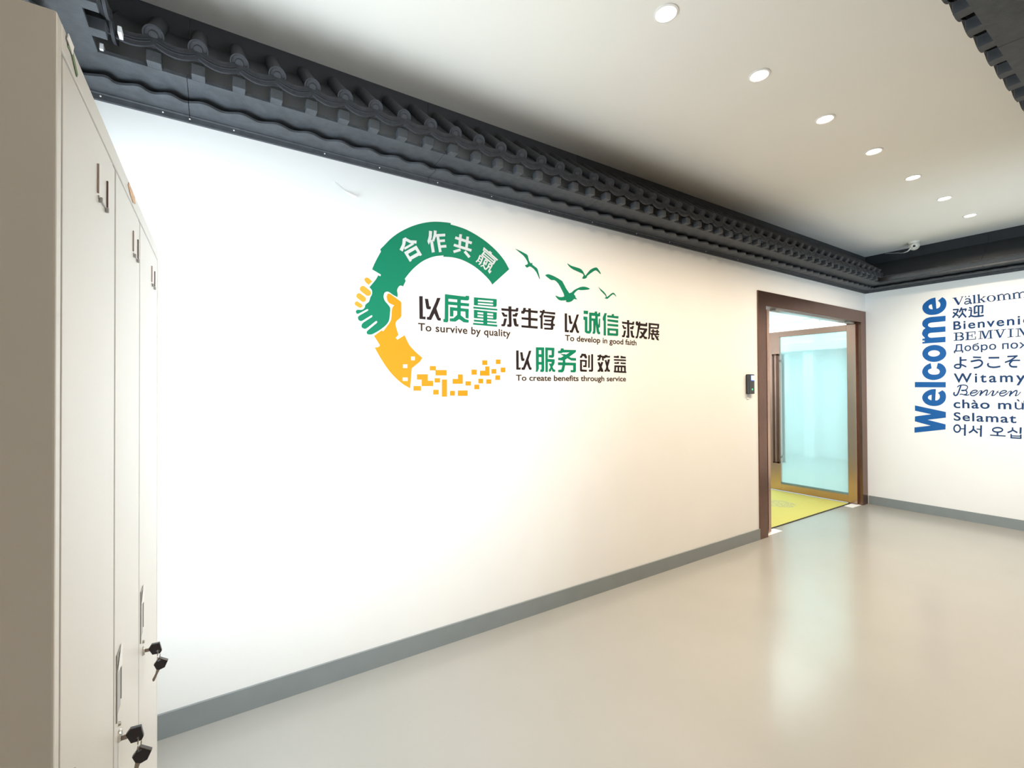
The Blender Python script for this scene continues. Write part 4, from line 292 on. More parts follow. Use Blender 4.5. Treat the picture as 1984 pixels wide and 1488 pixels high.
 'ko_a': [[[[1638.5,1035.3],[1639.2,1027.3],[1641.1,1019.7],[1644,1013],[1647.7,1007.7],[1652,1003.9],[1656.6,1001.8],[1661.2,1001.5],[1665.8,1002.9],[1670,1006],[1673.6,1010.8],[1676.5,1017.1],[1678.2,1024.5],[1678.8,1032.4],[1678.1,1040.5],[1676.1,1048.1],[1673.2,1054.8],[1669.4,1060.2],[1665.1,1063.9],[1660.5,1065.9],[1655.9,1066.2],[1651.4,1064.8],[1647.2,1061.6],[1643.5,1056.8],[1640.7,1050.6],[1639,1043.2]],[[1625.9,1036.2],[1626.9,1024.5],[1629.7,1013.4],[1634.1,1003.2],[1640.1,994.8],[1647.1,988.5],[1655,984.9],[1663.1,984.2],[1671,986.6],[1678,991.8],[1683.8,999.4],[1688.2,1009],[1690.8,1019.9],[1691.6,1031.5],[1690.5,1043.3],[1687.7,1054.6],[1683.2,1064.8],[1677.2,1073.2],[1670,1079.4],[1662.1,1082.9],[1654,1083.5],[1646.2,1081],[1639.2,1075.7],[1633.5,1068],[1629.2,1058.5],[1626.7,1047.7]]],[[[1628.9,1027.9],[1596.3,1029.4],[1596,1041.3],[1628.6,1039.8]]],[[[1600.2,1086.1],[1603.1,956.6],[1587.7,957.6],[1584.8,1086.7]]]],
 'ko_b': [[[[1532.2,1073.8],[1530.9,1059],[1531.1,1043.2],[1535.2,1032.2],[1542.5,1021.4],[1533.9,1007.3],[1524.2,1021.9],[1517.6,1039.5],[1517.2,1061.2],[1518.7,1077.3]]],[[[1542.5,1021.4],[1554.4,1010],[1565.3,1001.3],[1559,985],[1547.7,994.2],[1533.9,1007.3]]],[[[1529.8,1026.2],[1495.3,988.3],[1486.5,1003.4],[1520.9,1041.3]]],[[[1499.8,1033.5],[1466.5,1032.6],[1465.7,1045.1],[1499,1046]]],[[[1470.1,1083.6],[1473.8,956],[1459,956.8],[1455.3,1084]]]],
 'ko_c': [[[[1304.3,1044.9],[1304.6,1043.1],[1306.2,1040.1],[1309.5,1036.5],[1314.5,1032.8],[1320.9,1029.8],[1328.2,1027.6],[1335.9,1026.4],[1343.6,1026.4],[1350.9,1027.5],[1357.3,1029.6],[1362.3,1032.5],[1365.7,1035.7],[1367.2,1038.5],[1367.5,1040.3],[1367.1,1042.1],[1365.6,1045.1],[1362.2,1048.8],[1357.1,1052.5],[1350.6,1055.5],[1343.3,1057.7],[1335.5,1058.8],[1327.8,1058.8],[1320.6,1057.7],[1314.3,1055.5],[1309.3,1052.6],[1306.1,1049.4],[1304.6,1046.7]],[[1292.8,1045.8],[1294.4,1036.7],[1298.4,1029],[1304,1022.9],[1310.8,1017.9],[1318.6,1014.1],[1327.1,1011.5],[1336.1,1010.2],[1345,1010.1],[1353.6,1011.4],[1361.4,1014],[1368.3,1017.9],[1373.8,1023.3],[1377.8,1030.5],[1379.3,1039.4],[1377.6,1048.6],[1373.5,1056.4],[1367.8,1062.6],[1360.8,1067.5],[1352.9,1071.3],[1344.3,1073.8],[1335.4,1075.1],[1326.5,1075],[1318,1073.7],[1310.2,1071],[1303.5,1067.1],[1298.1,1061.7],[1294.2,1054.6]]],[[[1343.6,1017.7],[1344,979.1],[1329.9,980.3],[1329.5,1018.8]]],[[[1394.5,974.5],[1276.4,974.4],[1275.7,987.2],[1393.8,987.6]]]],
 'ko_d': [[[[1231.2,1075.9],[1229.9,1064.3],[1230.1,1053.6],[1233.5,1047.8],[1240.7,1041.2],[1235.8,1026.5],[1226.2,1035.3],[1218.8,1048],[1218.4,1066.4],[1219.9,1079.6]]],[[[1240.7,1041.2],[1252.8,1033.2],[1263.6,1027],[1260,1011.4],[1249,1017.8],[1235.8,1026.5]]],[[[1227.4,1042.5],[1192.9,1016.2],[1187.1,1031.1],[1221.5,1057.5]]],[[[1172.5,1081.9],[1175.3,1014.7],[1160.9,1014.8],[1158,1081.9]]],[[[1240.8,1006.5],[1241.2,959.8],[1230.3,960.8],[1229.8,1007.4]]],[[[1240.7,958.7],[1161.4,959.9],[1160.8,974],[1240,973.1]]],[[[1236.2,980.6],[1165.9,983.5],[1165.5,994.5],[1235.9,991.8]]],[[[1171.1,1006.6],[1171.6,962.1],[1160.3,963.1],[1159.9,1007.6]]]],
}

# ------------------------------------------------------------------ the setting
JL, JR, DTOP = 4.55, 7.095, 2.49            # outer edges of the door frame in the long wall
WT = 0.14
m = MB()
m.prism([(XL-0.12, 0), (JL+0.03, 0), (JL+0.03, DTOP-0.03), (JR-0.03, DTOP-0.03), (JR-0.03, 0), (XR+0.12, 0), (XR+0.12, CEIL+0.1), (XL-0.12, CEIL+0.1)], 'y', D, D+WT)
struct(m.build('wall_front', 'wall'))
struct(MB().box(XR, XR+0.12, -3.1, D, 0, CEIL+0.1).build('wall_right', 'wall'))
m = MB(); m.box(XL-0.12, XL, 0.0, 1.56, 0, CEIL+0.1); m.box(XL-0.12, XL, 2.48, D, 0, CEIL+0.1); m.box(XL-0.12, XL, 1.56, 2.48, 2.25, CEIL+0.1); m.box(XL-0.12, XL, 1.56, 2.48, 0, 0.98)
struct(m.build('wall_left', 'wall'))
struct(MB().box(XL-0.12, XL, -3.1, 0.0, 0, CEIL+0.1).build('wall_lobby_left', 'lobby'))
# the beam over the wide glazed front, and the pier at its far end
m = MB(); m.box(XL, XR, 0.0, YB, 2.70, CEIL+0.05); m.box(6.75, XR, 0.0, YB, 0, 2.70)
struct(m.build('wall_back', 'wall'))
struct(MB().box(XL, XR, -3.1, -2.98, 0, CEIL).build('wall_lobby', 'lobby'))
struct(MB().box(XL-0.12, 12.0, -3.1, 7.0, -0.1, 0.0).build('floor', 'floor'))
struct(MB().box(XL-0.12, XR+0.12, -3.1, D, CEIL, CEIL+0.1).build('ceiling', 'ceil'))
# room beyond the door
struct(MB().box(2.9, 12.0, D+WT, 7.0, 3.0, 3.1).build('ceiling_beyond', 'ceil'))
struct(MB().box(11.0, 11.12, D+WT, 7.0, 0, 3.0).build('wall_beyond_right', 'wall'))
m = MB(); m.box(2.9, 11.0, 6.2, 6.32, 0, 0.9); m.box(2.9, 11.0, 6.2, 6.32, 2.75, 3.0)
for a, b in ((2.9, 3.1), (4.5, 4.8), (6.2, 6.5), (7.9, 8.2), (9.6, 11.0)): m.box(a, b, 6.2, 6.32, 0.9, 2.75)
struct(m.build('wall_beyond_back', 'wall'))
m = MB(); m.box(2.9, 3.0, D+WT, 3.85, 0, 3.0); m.box(2.9, 3.0, 4.4, 5.3, 0, 3.0); m.box(2.9, 3.0, 5.95, 6.2, 0, 3.0)
for a, b in ((3.85, 4.4), (5.3, 5.95)): m.box(2.9, 3.0, a, b, 0, 1.35); m.box(2.9, 3.0, a, b, 2.85, 3.0)
struct(m.build('wall_beyond_left', 'wall'))
m = MB(); m.box(10.55, 11.0, 3.35, 3.62, 0, 3.0); m.box(10.6, 11.0, D+WT, 6.2, 2.3, 2.46); m.box(10.7, 11.0, 4.75, 4.95, 0, 3.0)
struct(m.build('trim_1', 'wall'))
n = 7
for a, b in ((3.85, 4.4), (5.3, 5.95)):
    e = bpy.data.objects.new('window_%d' % n, None); COL.objects.link(e); e.location = (2.95, a, 1.35); ORG[e.name] = (2.95, a, 1.35); struct(e)
    f = MB()
    for y0, y1, z0, z1 in ((a, b, 1.35, 1.39), (a, b, 2.81, 2.85), (a, a+.03, 1.39, 2.81), (b-.03, b, 1.39, 2.81), (a+.03, b-.03, 2.52, 2.60), (a+.03, b-.03, 2.24, 2.30)): f.box(2.93, 2.97, y0, y1, z0, z1)
    f.build('window_frame', 'plate', e); MB().box(2.947, 2.953, a+.03, b-.03, 1.39, 2.81).build('pane', 'clear', e)
    n += 1
n = 1
for a, b in ((3.1, 4.5), (4.8, 6.2), (6.5, 7.9), (8.2, 9.6)):
    e = bpy.data.objects.new('window_%d' % n, None); COL.objects.link(e); e.location = (a, 6.26, 0.9); ORG[e.name] = (a, 6.26, 0.9); struct(e)
    f = MB()
    for x0, x1, z0, z1 in ((a, b, .9, .94), (a, b, 2.71, 2.75), (a, a+.04, .94, 2.71), (b-.04, b, .94, 2.71), (a+.04, b-.04, 2.2, 2.24)): f.box(x0, x1, 6.23, 6.28, z0, z1)
    f.build('window_frame', 'plate', e); MB().box(a+.04, b-.04, 6.25, 6.256, .94, 2.71).build('pane', 'clear', e)
    n += 1
# glazed front under the beam, where the daylight comes in
e = bpy.data.objects.new('window_%d' % n, None); COL.objects.link(e); e.location = (3.2, 0.03, 0); ORG[e.name] = (3.2, 0.03, 0); struct(e)
f = MB()
for x in (3.2, 4.37, 5.53, 6.70): f.box(x, x+0.05, 0.0, 0.05, 0, 2.70)
f.box(3.25, 6.70, 0.0, 0.05, 2.64, 2.70); f.box(3.25, 6.70, 0.0, 0.05, 0.0, 0.06)
f.build('window_frame', 'bronze_dark', e)
# skirting
struct(MB().box(XL, JL, D-0.012, D, 0, SKIRT).build('baseboard_front', 'skirt'))
struct(MB().box(XR-0.012, XR, YB, D-0.02, 0, SKIRT).build('baseboard_right', 'skirt'))
struct(MB().box(XL, XL+0.012, YB, D-0.012, 0, SKIRT).build('baseboard_left', 'skirt'))
f = MB(); f.box(XL-0.06, XL-0.02, 1.56, 1.60, 0.98, 2.25); f.box(XL-0.06, XL-0.02, 2.44, 2.48, 0.98, 2.25); f.box(XL-0.06, XL-0.02, 1.60, 2.44, 2.21, 2.25); f.box(XL-0.06, XL-0.02, 1.60, 2.44, 0.98, 1.02)
struct(f.build('window_6', 'bronze_dark'))

# ------------------------------------------------------------------ the door
dr = bpy.data.objects.new('door_1', None); COL.objects.link(dr); dr.location = (JL, D, 0); ORG[dr.name] = (JL, D, 0); struct(dr)
fy0, fy1 = D-0.012, D+WT+0.012
def frame_face():
    f = MB()
    # jambs and header with mitred corners, 0.145 wide
    w = 0.145
    f.prism([(JL, 0), (JL+w, 0), (JL+w, DTOP-w), (JL, DTOP)], 'y', fy0, fy1)
    f.prism([(JR, 0), (JR, DTOP), (JR-w, DTOP-w), (JR-w, 0)], 'y', fy0, fy1)
    f.prism([(JL, DTOP), (JL+w, DTOP-w), (JR-w, DTOP-w), (JR, DTOP)], 'y', fy0, fy1)
    return f
frame_face().build('door_frame', 'bronze_dark', dr)
# pivot and strike pieces under the header
f = MB(); f.box(4.72, 4.80, D+0.05, D+0.10, 2.325, 2.345, 0.004); f.box(6.72, 6.86, D+0.03, D+0.09, 2.325, 2.345, 0.004)
f.build('top_pivot', 'steel', dr)
MB().box(4.98, 6.55, D+0.035, D+0.10, 2.329, 2.345).build('header_strip', 'steel', dr, label='bright strip standing for the lit underside of the door header')  # steel strip added for the header underside catching light
def leaf(x0, x1, y0, y1, handle_side):
    """a leaf standing open, square to the wall: x0..x1 thick, y0..y1 long"""
    z0, z1 = 0.014, 2.325
    st0, st1, rl, rh = 0.10, 0.155, 0.095, 0.10
    f = MB()
    f.box(x0, x1, y0, y0+st0, z0, z1, 0.002); f.box(x0, x1, y1-st1, y1, z0, z1, 0.002)
    f.box(x0, x1, y0+st0, y1-st1, z0, z0+rl, 0.002); f.box(x0, x1, y0+st0, y1-st1, z1-rh+0.02, z1, 0.002)
    lf = f.build('door_leaf', 'bronze', dr)
    xm = (x0+x1)/2
    MB().box(xm-0.005, xm+0.005, y0+st0, y1-st1, z0+rl, z1-rh+0.02).build('glass_pane', 'pane', lf)
    g = MB()
    for xs in (x0+0.004, x1-0.012):
        g.box(xs, xs+0.008, y0+st0, y1-st1, z0+rl, z0+rl+0.024)
    g.build('gasket', 'gasket', lf)
    for s, xs in ((-1, x0), (1, x1)):
        h = MB(); yh = y1-0.115
        xa, xb = sorted((xs+s*0.045, xs+s*0.062))
        h.box(xa, xb, yh-0.055, yh-0.018, 0.41, 2.0, 0.003); h.box(xa, xb, yh+0.012, yh+0.04, 0.41, 2.0, 0.003)
        h.box(xa, xb, yh-0.055, yh+0.04, 1.975, 2.0, 0.002); h.box(xa, xb, yh-0.055, yh+0.04, 0.41, 0.435, 0.002)
        for z in (0.50, 1.90):
            a, b = sorted((xs, xs+s*0.046)); h.box(a, b, yh-0.05, yh-0.022, z-0.015, z+0.015)
        h.build('pull_handle', 'bronze_dark', lf)
    return lf
leaf(6.905, 6.95, D+0.035, 3.665, 1)
leaf(4.795, 4.845, D+0.035, 3.665, -1)

# things at the door's feet
t = thing('doormat', (5.9, 3.6, 0), 'yellow rectangular mat with faded grey emblem inside the open doorway', 'doormat')
mm = bpy.data.materials['yellow_doormat']; nt = mm.node_tree; b = nt.nodes['Principled BSDF']
src = b.inputs['Base Color'].links[0].from_socket
tc = nt.nodes.new('ShaderNodeTexCoord'); mp = nt.nodes.new('ShaderNodeMapping'); mp.vector_type = 'POINT'
mp.inputs['Location'].default_value = (-0.21, 0.45, 0)
wv = nt.nodes.new('ShaderNodeTexWave'); wv.wave_type = 'RINGS'; wv.rings_direction = 'Z'; wv.inputs['Scale'].default_value = 9; wv.inputs['Distortion'].default_value = 9; wv.inputs['Detail'].default_value = 2; wv.inputs['Detail Scale'].default_value = 2.2
ln = nt.nodes.new('ShaderNodeVectorMath'); ln.operation = 'LENGTH'
nt.links.new(tc.outputs['Object'], mp.inputs[0]); nt.links.new(mp.outputs[0], wv.inputs['Vector']); nt.links.new(mp.outputs[0], ln.inputs[0])
mr = nt.nodes.new('ShaderNodeMapRange'); mr.inputs[1].default_value = 0.18; mr.inputs[2].default_value = 0.22; mr.inputs[3].default_value = 0.85; mr.inputs[4].default_value = 0.0
nt.links.new(ln.outputs['Value'], mr.inputs[0])
gt = nt.nodes.new('ShaderNodeMath'); gt.operation = 'GREATER_THAN'; gt.inputs[1].default_value = 0.55; nt.links.new(wv.outputs['Fac'], gt.inputs[0])
mu = nt.nodes.new('ShaderNodeMath'); mu.operation = 'MULTIPLY'; nt.links.new(gt.outputs[0], mu.inputs[0]); nt.links.new(mr.outputs[0], mu.inputs[1])
mix = nt.nodes.new('ShaderNodeMix'); mix.data_type = 'RGBA'; nt.links.new(mu.outputs[0], mix.inputs[0]); nt.links.new(src, mix.inputs[6]); mix.inputs[7].default_value = (0.30, 0.32, 0.22, 1)
nt.links.new(mix.outputs[2], b.inputs['Base Color'])
MB().box(4.815, 6.875, 2.652, 4.35, 0.0, 0.009).build('pile', 'mat', t)
m = MB(); m.box(4.805, 6.885, 2.642, 2.652, 0, 0.008); m.box(4.805, 4.815, 2.652, 4.35, 0, 0.008); m.box(6.875, 6.885, 2.652, 4.35, 0, 0.008); m.box(4.805, 6.885, 4.35, 4.36, 0, 0.008)
m.build('edging', 'mat_edge', t, label='dark edging of the mat')
for x0, x1, lab in ((4.70, 5.01, 'white floor plate at foot of left door jamb'), (6.70, 6.945, 'white floor plate under hinge corner of open glass door')):
    o = MB().box(x0, x1, D+0.008, D+0.105, 0.0, 0.004, 0.001).build('floor_spring_plate', 'plate', origin=(x0, D, 0))
    tag(o, lab, 'cover plate', 'floor spring covers')

# ------------------------------------------------------------------ eaves of moulded roof tile along the four walls
PITCH_T, SEC = 0.1432, 8*0.1432
SLOPE = (3.132-2.892)/(0.30-0.008)
def deck_z(p, dz=0.0): return 2.862 + (0.287-p)*SLOPE + dz
def profile_sweep(prof, a, b, ma, mb, step=None, wave=None):
    """closed profile [(p, z)], swept along local x from a to b with mitred ends"""
    m = MB(); xs = [a, b]
    if step:
        k = max(2, int((b-a)/step)); xs = [a+(b-a)*i/k for i in range(k+1)]
    rings = []
    for x in xs:
        r = []
        for q in prof:
            p, z = q[0], q[1]; wv_ = q[2] if len(q) > 2 else 0
            if wv_ and wave: p = p + wv_*math.cos(2*PI*(x-wave)/PITCH_T)
            t = (x-a)/(b-a) if b > a else 0
            xx = x + p*((1-t)*(1 if ma else 0) - t*(1 if mb else 0))
            r.append((xx, -p, z))
        rings.append(r)
    m.loft(rings); return m
def make_tile():                      # round cover tile, its axis running down the slope
    ax = Vector((0, -(0.30-0.008), -(3.132-2.892))).normalized()
    lo = Vector((0, -0.292, 2.90)); hi = lo - ax*0.335
    m = MB(); m.lathe([(0.0, 0), (0.030, 0), (0.030, 0.335), (0, 0.335)], lo, -ax, 20); return m, lo, ax
def make_cap():
    _, lo, ax = make_tile(); _.bm.free()
    m = MB(); m.lathe([(0, -0.002), (0.033, -0.002), (0.035, 0.002), (0.035, 0.012), (0.030, 0.013), (0.027, 0.009), (0.017, 0.009), (0.014, 0.013), (0.006, 0.014), (0, 0.014)], lo, ax, 24); return m
def make_pan():                       # hollow tile between two round ones, with its drip lip
    m = MB(); n = 10; h = PITCH_T/2
    top = []; 
    rings = []
    for p in (0.292, 0.02):
        r = []
        for i in range(n+1):
            x = -h + PITCH_T*i/n; r.append((x, -p, deck_z(p, 0.016 + 0.024*(x/h)**2)))
        for i in range(n, -1, -1):
            x = -h + PITCH_T*i/n; r.append((x, -p, deck_z(p, 0.006 + 0.024*(x/h)**2)))
        rings.append(r)
    m.loft(rings)
    rings = []
    for p in (0.298, 0.288):
        r = []
        for i in range(n+1):
            x = -h + PITCH_T*i/n; r.append((x, -p, deck_z(0.292, 0.020 + 0.024*(x/h)**2)))
        for i in range(n, -1, -1):
            x = -h + PITCH_T*i/n; r.append((x, -p, 2.834 + 0.024*(x/h)**2))
        rings.append(r)
    m.loft(rings)
    # two raised ridges following the lip
    for dz in (0.016, 0.026):
        m.tube([(-h*0.86 + 1.72*h*i/8, -0.299, 2.834+dz+0.022*((-0.86+1.72*i/8))**2) for i in range(9)], 0.0022, 6)
    return m
def make_stub():
    m = MB(); m.box(-0.0235, 0.0235, -0.284, -0.232, 2.798, 2.842, 0.002); return m
TPL = {}
def tpl(key, mk, name, sm):
    if key not in TPL:
        o = mk().build(name, 'eave' if key == 'stub' else 'tile', None, sm); TPL[key] = o.data; COL.objects.unlink(o); bpy.data.objects.remove(o)
    return TPL[key]
def put(data, name, parent, loc):
    o = bpy.data.objects.new(name, data); COL.objects.link(o); o.parent = parent; o.location = loc; return o
tile_me = tpl('tile', lambda: make_tile()[0], 'cover_tile', True); cap_me = tpl('cap', make_cap, 'tile_cap', True)
pan_me = tpl('pan', make_pan, 'hollow_tile', True); stub_me = tpl('stub', make_stub, 'rafter_end', False)
scr = MB(); scr.lathe([(0, 0.0), (0.0035, 0.0), (0.0028, 0.002), (0, 0.0028)], (0, -0.0145, 2.742), (0, -1, 0), 10)
so = scr.build('screw', 'plate'); SCREW = so.data; COL.objects.unlink(so); bpy.data.objects.remove(so)
def eave(loc, rotz, phase, a, b, ma, mb, label, group, screws=(), tiles=True, tm=0.30):
    """one moulded section from local x = a to b; tile rhythm starts at phase"""
    t = thing('eave_section', loc, label, 'roof eave', group, rotz)
    ORG[t.name] = (0, 0, 0)
    g = 0.0012
    a0 = a + (0 if ma else g); b0 = b - (0 if mb else g)
    w0 = phase + 0.055
    profile_sweep([(0.0, 2.728), (0.014, 2.728), (0.014, 2.750), (0.020, 2.753), (0.020, 2.758), (0.0, 2.758)], a0, b0, ma, mb).build('fascia_strip', 'eave', t)
    profile_sweep([(0.0, 2.7585), (0.024, 2.7585), (0.122, 2.7545, 0.014), (0.130, 2.758, 0.014), (0.130, 2.768, 0.014), (0.0, 2.770)], a0, b0, ma, mb, 0.012, w0).build('wave_moulding', 'eave', t, True)
    profile_sweep([(0.0, 2.790), (0.100, 2.790), (0.240, 2.7975), (0.240, 2.811), (0.0, 2.811)], a0, b0, ma, mb).build('soffit_board', 'eave', t)
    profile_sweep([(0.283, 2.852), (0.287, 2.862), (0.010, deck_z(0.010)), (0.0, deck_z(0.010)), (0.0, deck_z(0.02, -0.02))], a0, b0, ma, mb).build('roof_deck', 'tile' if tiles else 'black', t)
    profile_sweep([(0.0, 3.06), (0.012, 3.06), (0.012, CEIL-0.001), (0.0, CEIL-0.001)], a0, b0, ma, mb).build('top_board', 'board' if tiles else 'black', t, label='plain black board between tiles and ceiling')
    lo = a + (0.30 if ma else 0.0); hi = b - (0.30 if mb else 0.0)
    j0 = int(math.floor((a-phase)/PITCH_T))-1
    for j in range(j0, j0+18):
        x = phase + 0.0395 + PITCH_T*j
        if not tiles: break
        if lo+0.03 <= x <= hi-0.03:
            put(stub_me, 'rafter_end', t, (x, 0, 0))
        if a + (tm if ma else 0)+0.03 <= x <= b - (tm if mb else 0)-0.03:
            c = put(tile_me, 'cover_tile', t, (x, 0, 0)); put(cap_me, 'tile_cap', c, (0, 0, 0))
        xm = x + PITCH_T/2
        if lo+0.03 <= xm <= hi+0.03:
            put(pan_me, 'hollow_tile', t, (xm, 0, 0))
    for s in screws: put(SCREW, 'screw', t, (s, 0, 0))
    return t
# long wall: joints at 1.041 + 1.1456 k
st = [1.041 + SEC*k for k in range(-2, 7)]
rng = [(XL, st[1])] + [(st[i], st[i+1]) for i in range(1, 7)] + [(st[7], XR)]
scx = [-0.408, -0.201, -0.104, 0.066, 0.469, 0.754, 1.10, 1.47, 1.93, 2.33, 2.8, 3.2, 3.7, 4.2]
names = ['starting in the left room corner', 'second from the left room corner', 'above the green and orange arch',
         'above the flying birds', 'above the slogan ends, left of the door', 'reaching over the left door jamb', 'over the middle of the open door', 'ending above the right door jamb']
for i, (a, b) in enumerate(rng):
    ph = st[i] if i > 0 else st[0]
    eave((0, D, 0), 0, ph, a, b, i == 0, i == len(rng)-1, 'charcoal tiled eave section on the long wall, ' + names[i], 'eave along the long wall', [s for s in scx if a < s < b])
# right wall, from the corner toward the beam
L = D-YB
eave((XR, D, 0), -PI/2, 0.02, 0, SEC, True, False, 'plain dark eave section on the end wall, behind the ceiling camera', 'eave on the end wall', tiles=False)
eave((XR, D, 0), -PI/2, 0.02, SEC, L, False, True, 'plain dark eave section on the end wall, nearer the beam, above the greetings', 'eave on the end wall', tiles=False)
# left wall behind the locker
eave((XL, YB, 0), PI/2, 0.06, 0, SEC, True, False, 'charcoal eave section on the left wall, right above the near end of the locker', 'eave above the locker', tm=0.48)
tl = eave((XL, YB, 0), PI/2, 0.06, SEC, L, False, True, 'charcoal eave section on the left wall, meeting the long wall eave', 'eave above the locker', tm=0.48)
# beam side: sections run from the far end toward the left wall
s0 = 0.049; Lb = XR-XL
bl = [0] + [s0+SEC*k for k in range(1, 7)] + [Lb]
bn = ['farthest from the viewer in the corner', 'second from the far corner', 'third from the far corner', 'toothed edge at the right picture border', 'toothed edge at the top picture border', 'overhead just right of the viewer', 'overhead reaching the left wall']
for i in (2, 3, 4, 5):
    eave((XR, YB, 0), PI, s0 + SEC*i if i else s0, bl[i], bl[i+1], i == 0, i == 6, 'dark tiled eave section on the opposite beam, ' + bn[i], 'eave on the beam')

# white boxes added for gaps that show the bright wall, left eave corner
for p, lab in (((-0.300, 2.185, 2.835), 'small white box for a bright gap in the eave corner, upper of two'), ((-0.368, 2.300, 2.818), 'small white box for a bright gap in the eave corner, lower of two')):
    o = MB().box(p[0]-0.006, p[0]+0.006, p[1]-0.022, p[1]+0.022, p[2]-0.012, p[2]+0.012, 0.002).build('gap_patch', 'paper', origin=p)
    tag(o, lab, 'gap patch', 'white gap patches in the eave corner')

# ------------------------------------------------------------------ locker
XC, YN, YF, ZT = -0.1292, 0.601, 1.501, 1.884
lk = thing('locker', (XC-0.24, (YN+YF)/2, 0), 'tall white three-door steel locker with keys, in the left foreground', 'locker')
m = MB()
xb = XL+0.015
m.box(xb, XC, YN, 0.6185, 0.0, ZT, 0.002); m.box(xb, XC, 1.4875, YF, 0.0, ZT, 0.002)
m.box(xb, XC, 0.6185, 1.4875, 1.857, ZT, 0.0015); m.box(xb, XC-0.001, 0.6185, 1.4875, 0.0, 0.085, 0.0015)
m.build('body', 'locker', lk)
MB().box(xb, XC-0.021, 0.6187, 1.4873, 0.0855, 1.8565).build('gap_shade', 'inside', lk, label='dark block standing for shade in the door gaps')
DOORS = ((0.6225, 0.9020), (0.9070, 1.1635), (1.1680, 1.4840))
for i, (a, b) in enumerate(DOORS):
    d = MB()
    d.box(XC-0.020, XC, a, b-0.0212, 0.088, 1.853, 0.0012); d.box(XC-0.020, XC-0.0006, b-0.0196, b, 0.088, 1.853, 0.0012); d.box(XC-0.020, XC-0.006, b-0.0214, b-0.0190, 0.089, 1.852)
    do = d.build('door', 'locker', lk)
    yc = (0.8085, 1.103, 1.386)[i]
    for s in (-1, 1):
        MB().box(XC, XC+0.0018, yc+s*0.0292-0.0015, yc+s*0.0292+0.0015, 1.773, 1.811, 0.0006).build('label_holder_rail', 'rail' if s < 0 else 'rail2', do)
    h = MB(); h.box(XC, XC+0.004, yc-0.022, yc-0.018, 1.764, 1.771, 0.001); h.box(XC, XC+0.004, yc+0.018, yc+0.022, 1.764, 1.771, 0.001)
    h.box(XC, XC+0.0015, yc-0.026, yc+0.026, 1.7685, 1.7715)
    h.build('holder_tab', 'recess', do)
    ya = a+0.0115 if i else 0.634
    h = MB()
    h.box(XC, XC+0.0006, ya+0.003, ya+0.036, 1.020, 1.112)
    ho = h.build('pull_handle', 'recess', do)
    h = MB(); h.prism([(ya, 1.012), (ya+0.003, 1.012), (ya+0.003, 1.112), (ya+0.036, 1.112), (ya+0.036, 1.03), (ya+0.039, 1.03), (ya+0.039, 1.115), (ya, 1.115)], 'x', XC, XC+0.0016)
    h.build('handle_rim', 'steel_dark', ho)
    yl = a+0.034 if i else 0.657
    if i == 2: yl = 1.2185
    if i == 1: yl = 0.941
    h = MB()
    h.lathe([(0, 0), (0.0095, 0), (0.0095, 0.002), (0.008, 0.004), (0.0, 0.004)], (XC, yl, 0.980), (1, 0, 0), 24)
    h.lathe([(0, 0), (0.004, 0), (0.0035, 0.003), (0.0, 0.004)], (XC, yl, 0.999), (1, 0, 0), 16)
    h.build('lock', 'steel', do)
    if i:
        # paper slip standing out of the handle
        o = MB().prism([(ya+0.004, 1.088), (ya+0.040, 1.082), (ya+0.042, 1.112), (ya+0.034, 1.119)], 'x', XC+0.0015, XC+0.0022)
        o = o.build('paper_slip', 'paper', origin=(XC, ya, 1.1))
        tag(o, ('white paper slip at the handle of the middle locker door', 'white paper slip at the handle of the far locker door')[i-1], 'paper slip', 'paper slips on the locker')
# keys
def bevel_prism(pts, y0, y1, bev=0.0012):
    m = MB(); m.prism(pts, 'y', y0, y1)
    bmesh.ops.bevel(m.bm, geom=m.bm.edges[:], offset=bev, segments=2, affect='EDGES'); return m
def key(name_loc, head, blade, label, hole):
    t = thing('key', name_loc, label, 'key', 'keys hanging from the locker')
    y = name_loc[1]
    n = len(head)
    # head with a through hole: ring of quads between outline and hole
    m = MB(); hx, hz = hole
    cx = sum(p[0] for p in head)/n; cz = sum(p[1] for p in head)/n
    bevel = [(cx+(p[0]-cx)*0.94, cz+(p[1]-cz)*0.94) for p in head]
    rings = []
    hk = [(hx+0.0036*math.cos(2*PI*k/12), hz+0.0022*math.sin(2*PI*k/12)) for k in range(12)]
    for sgn, yy in ((1, y-0.004), (-1, y+0.004)):
        polys = [[Vector((p[0], p[1], 0)) for p in bevel], [Vector((p[0], p[1], 0)) for p in hk]]
        flat = bevel + hk; vs_ = [m.bm.verts.new((q[0], yy, q[1])) for q in flat]
        for tri in tessellate_polygon(polys): m.bm.faces.new([vs_[k] for k in tri])
        rings.append(vs_)
    A, B = rings
    mid0 = [m.bm.verts.new((p[0], y-0.0028, p[1])) for p in head]; mid1 = [m.bm.verts.new((p[0], y+0.0028, p[1])) for p in head]
    for r0_, r1_ in ((A[:n], mid0), (mid0, mid1), (mid1, B[:n])):
        for k in range(n): m.bm.faces.new((r0_[k], r0_[(k+1) % n], r1_[(k+1) % n], r1_[k]))
    for k in range(12): m.bm.faces.new((A[n+k], A[n+(k+1) % 12], B[n+(k+1) % 12], B[n+k]))
    m.build('head', 'keyhead', t)
    MB().prism(blade, 'y', y-0.001, y+0.001).build('blade', 'keyblade', t)
    return t
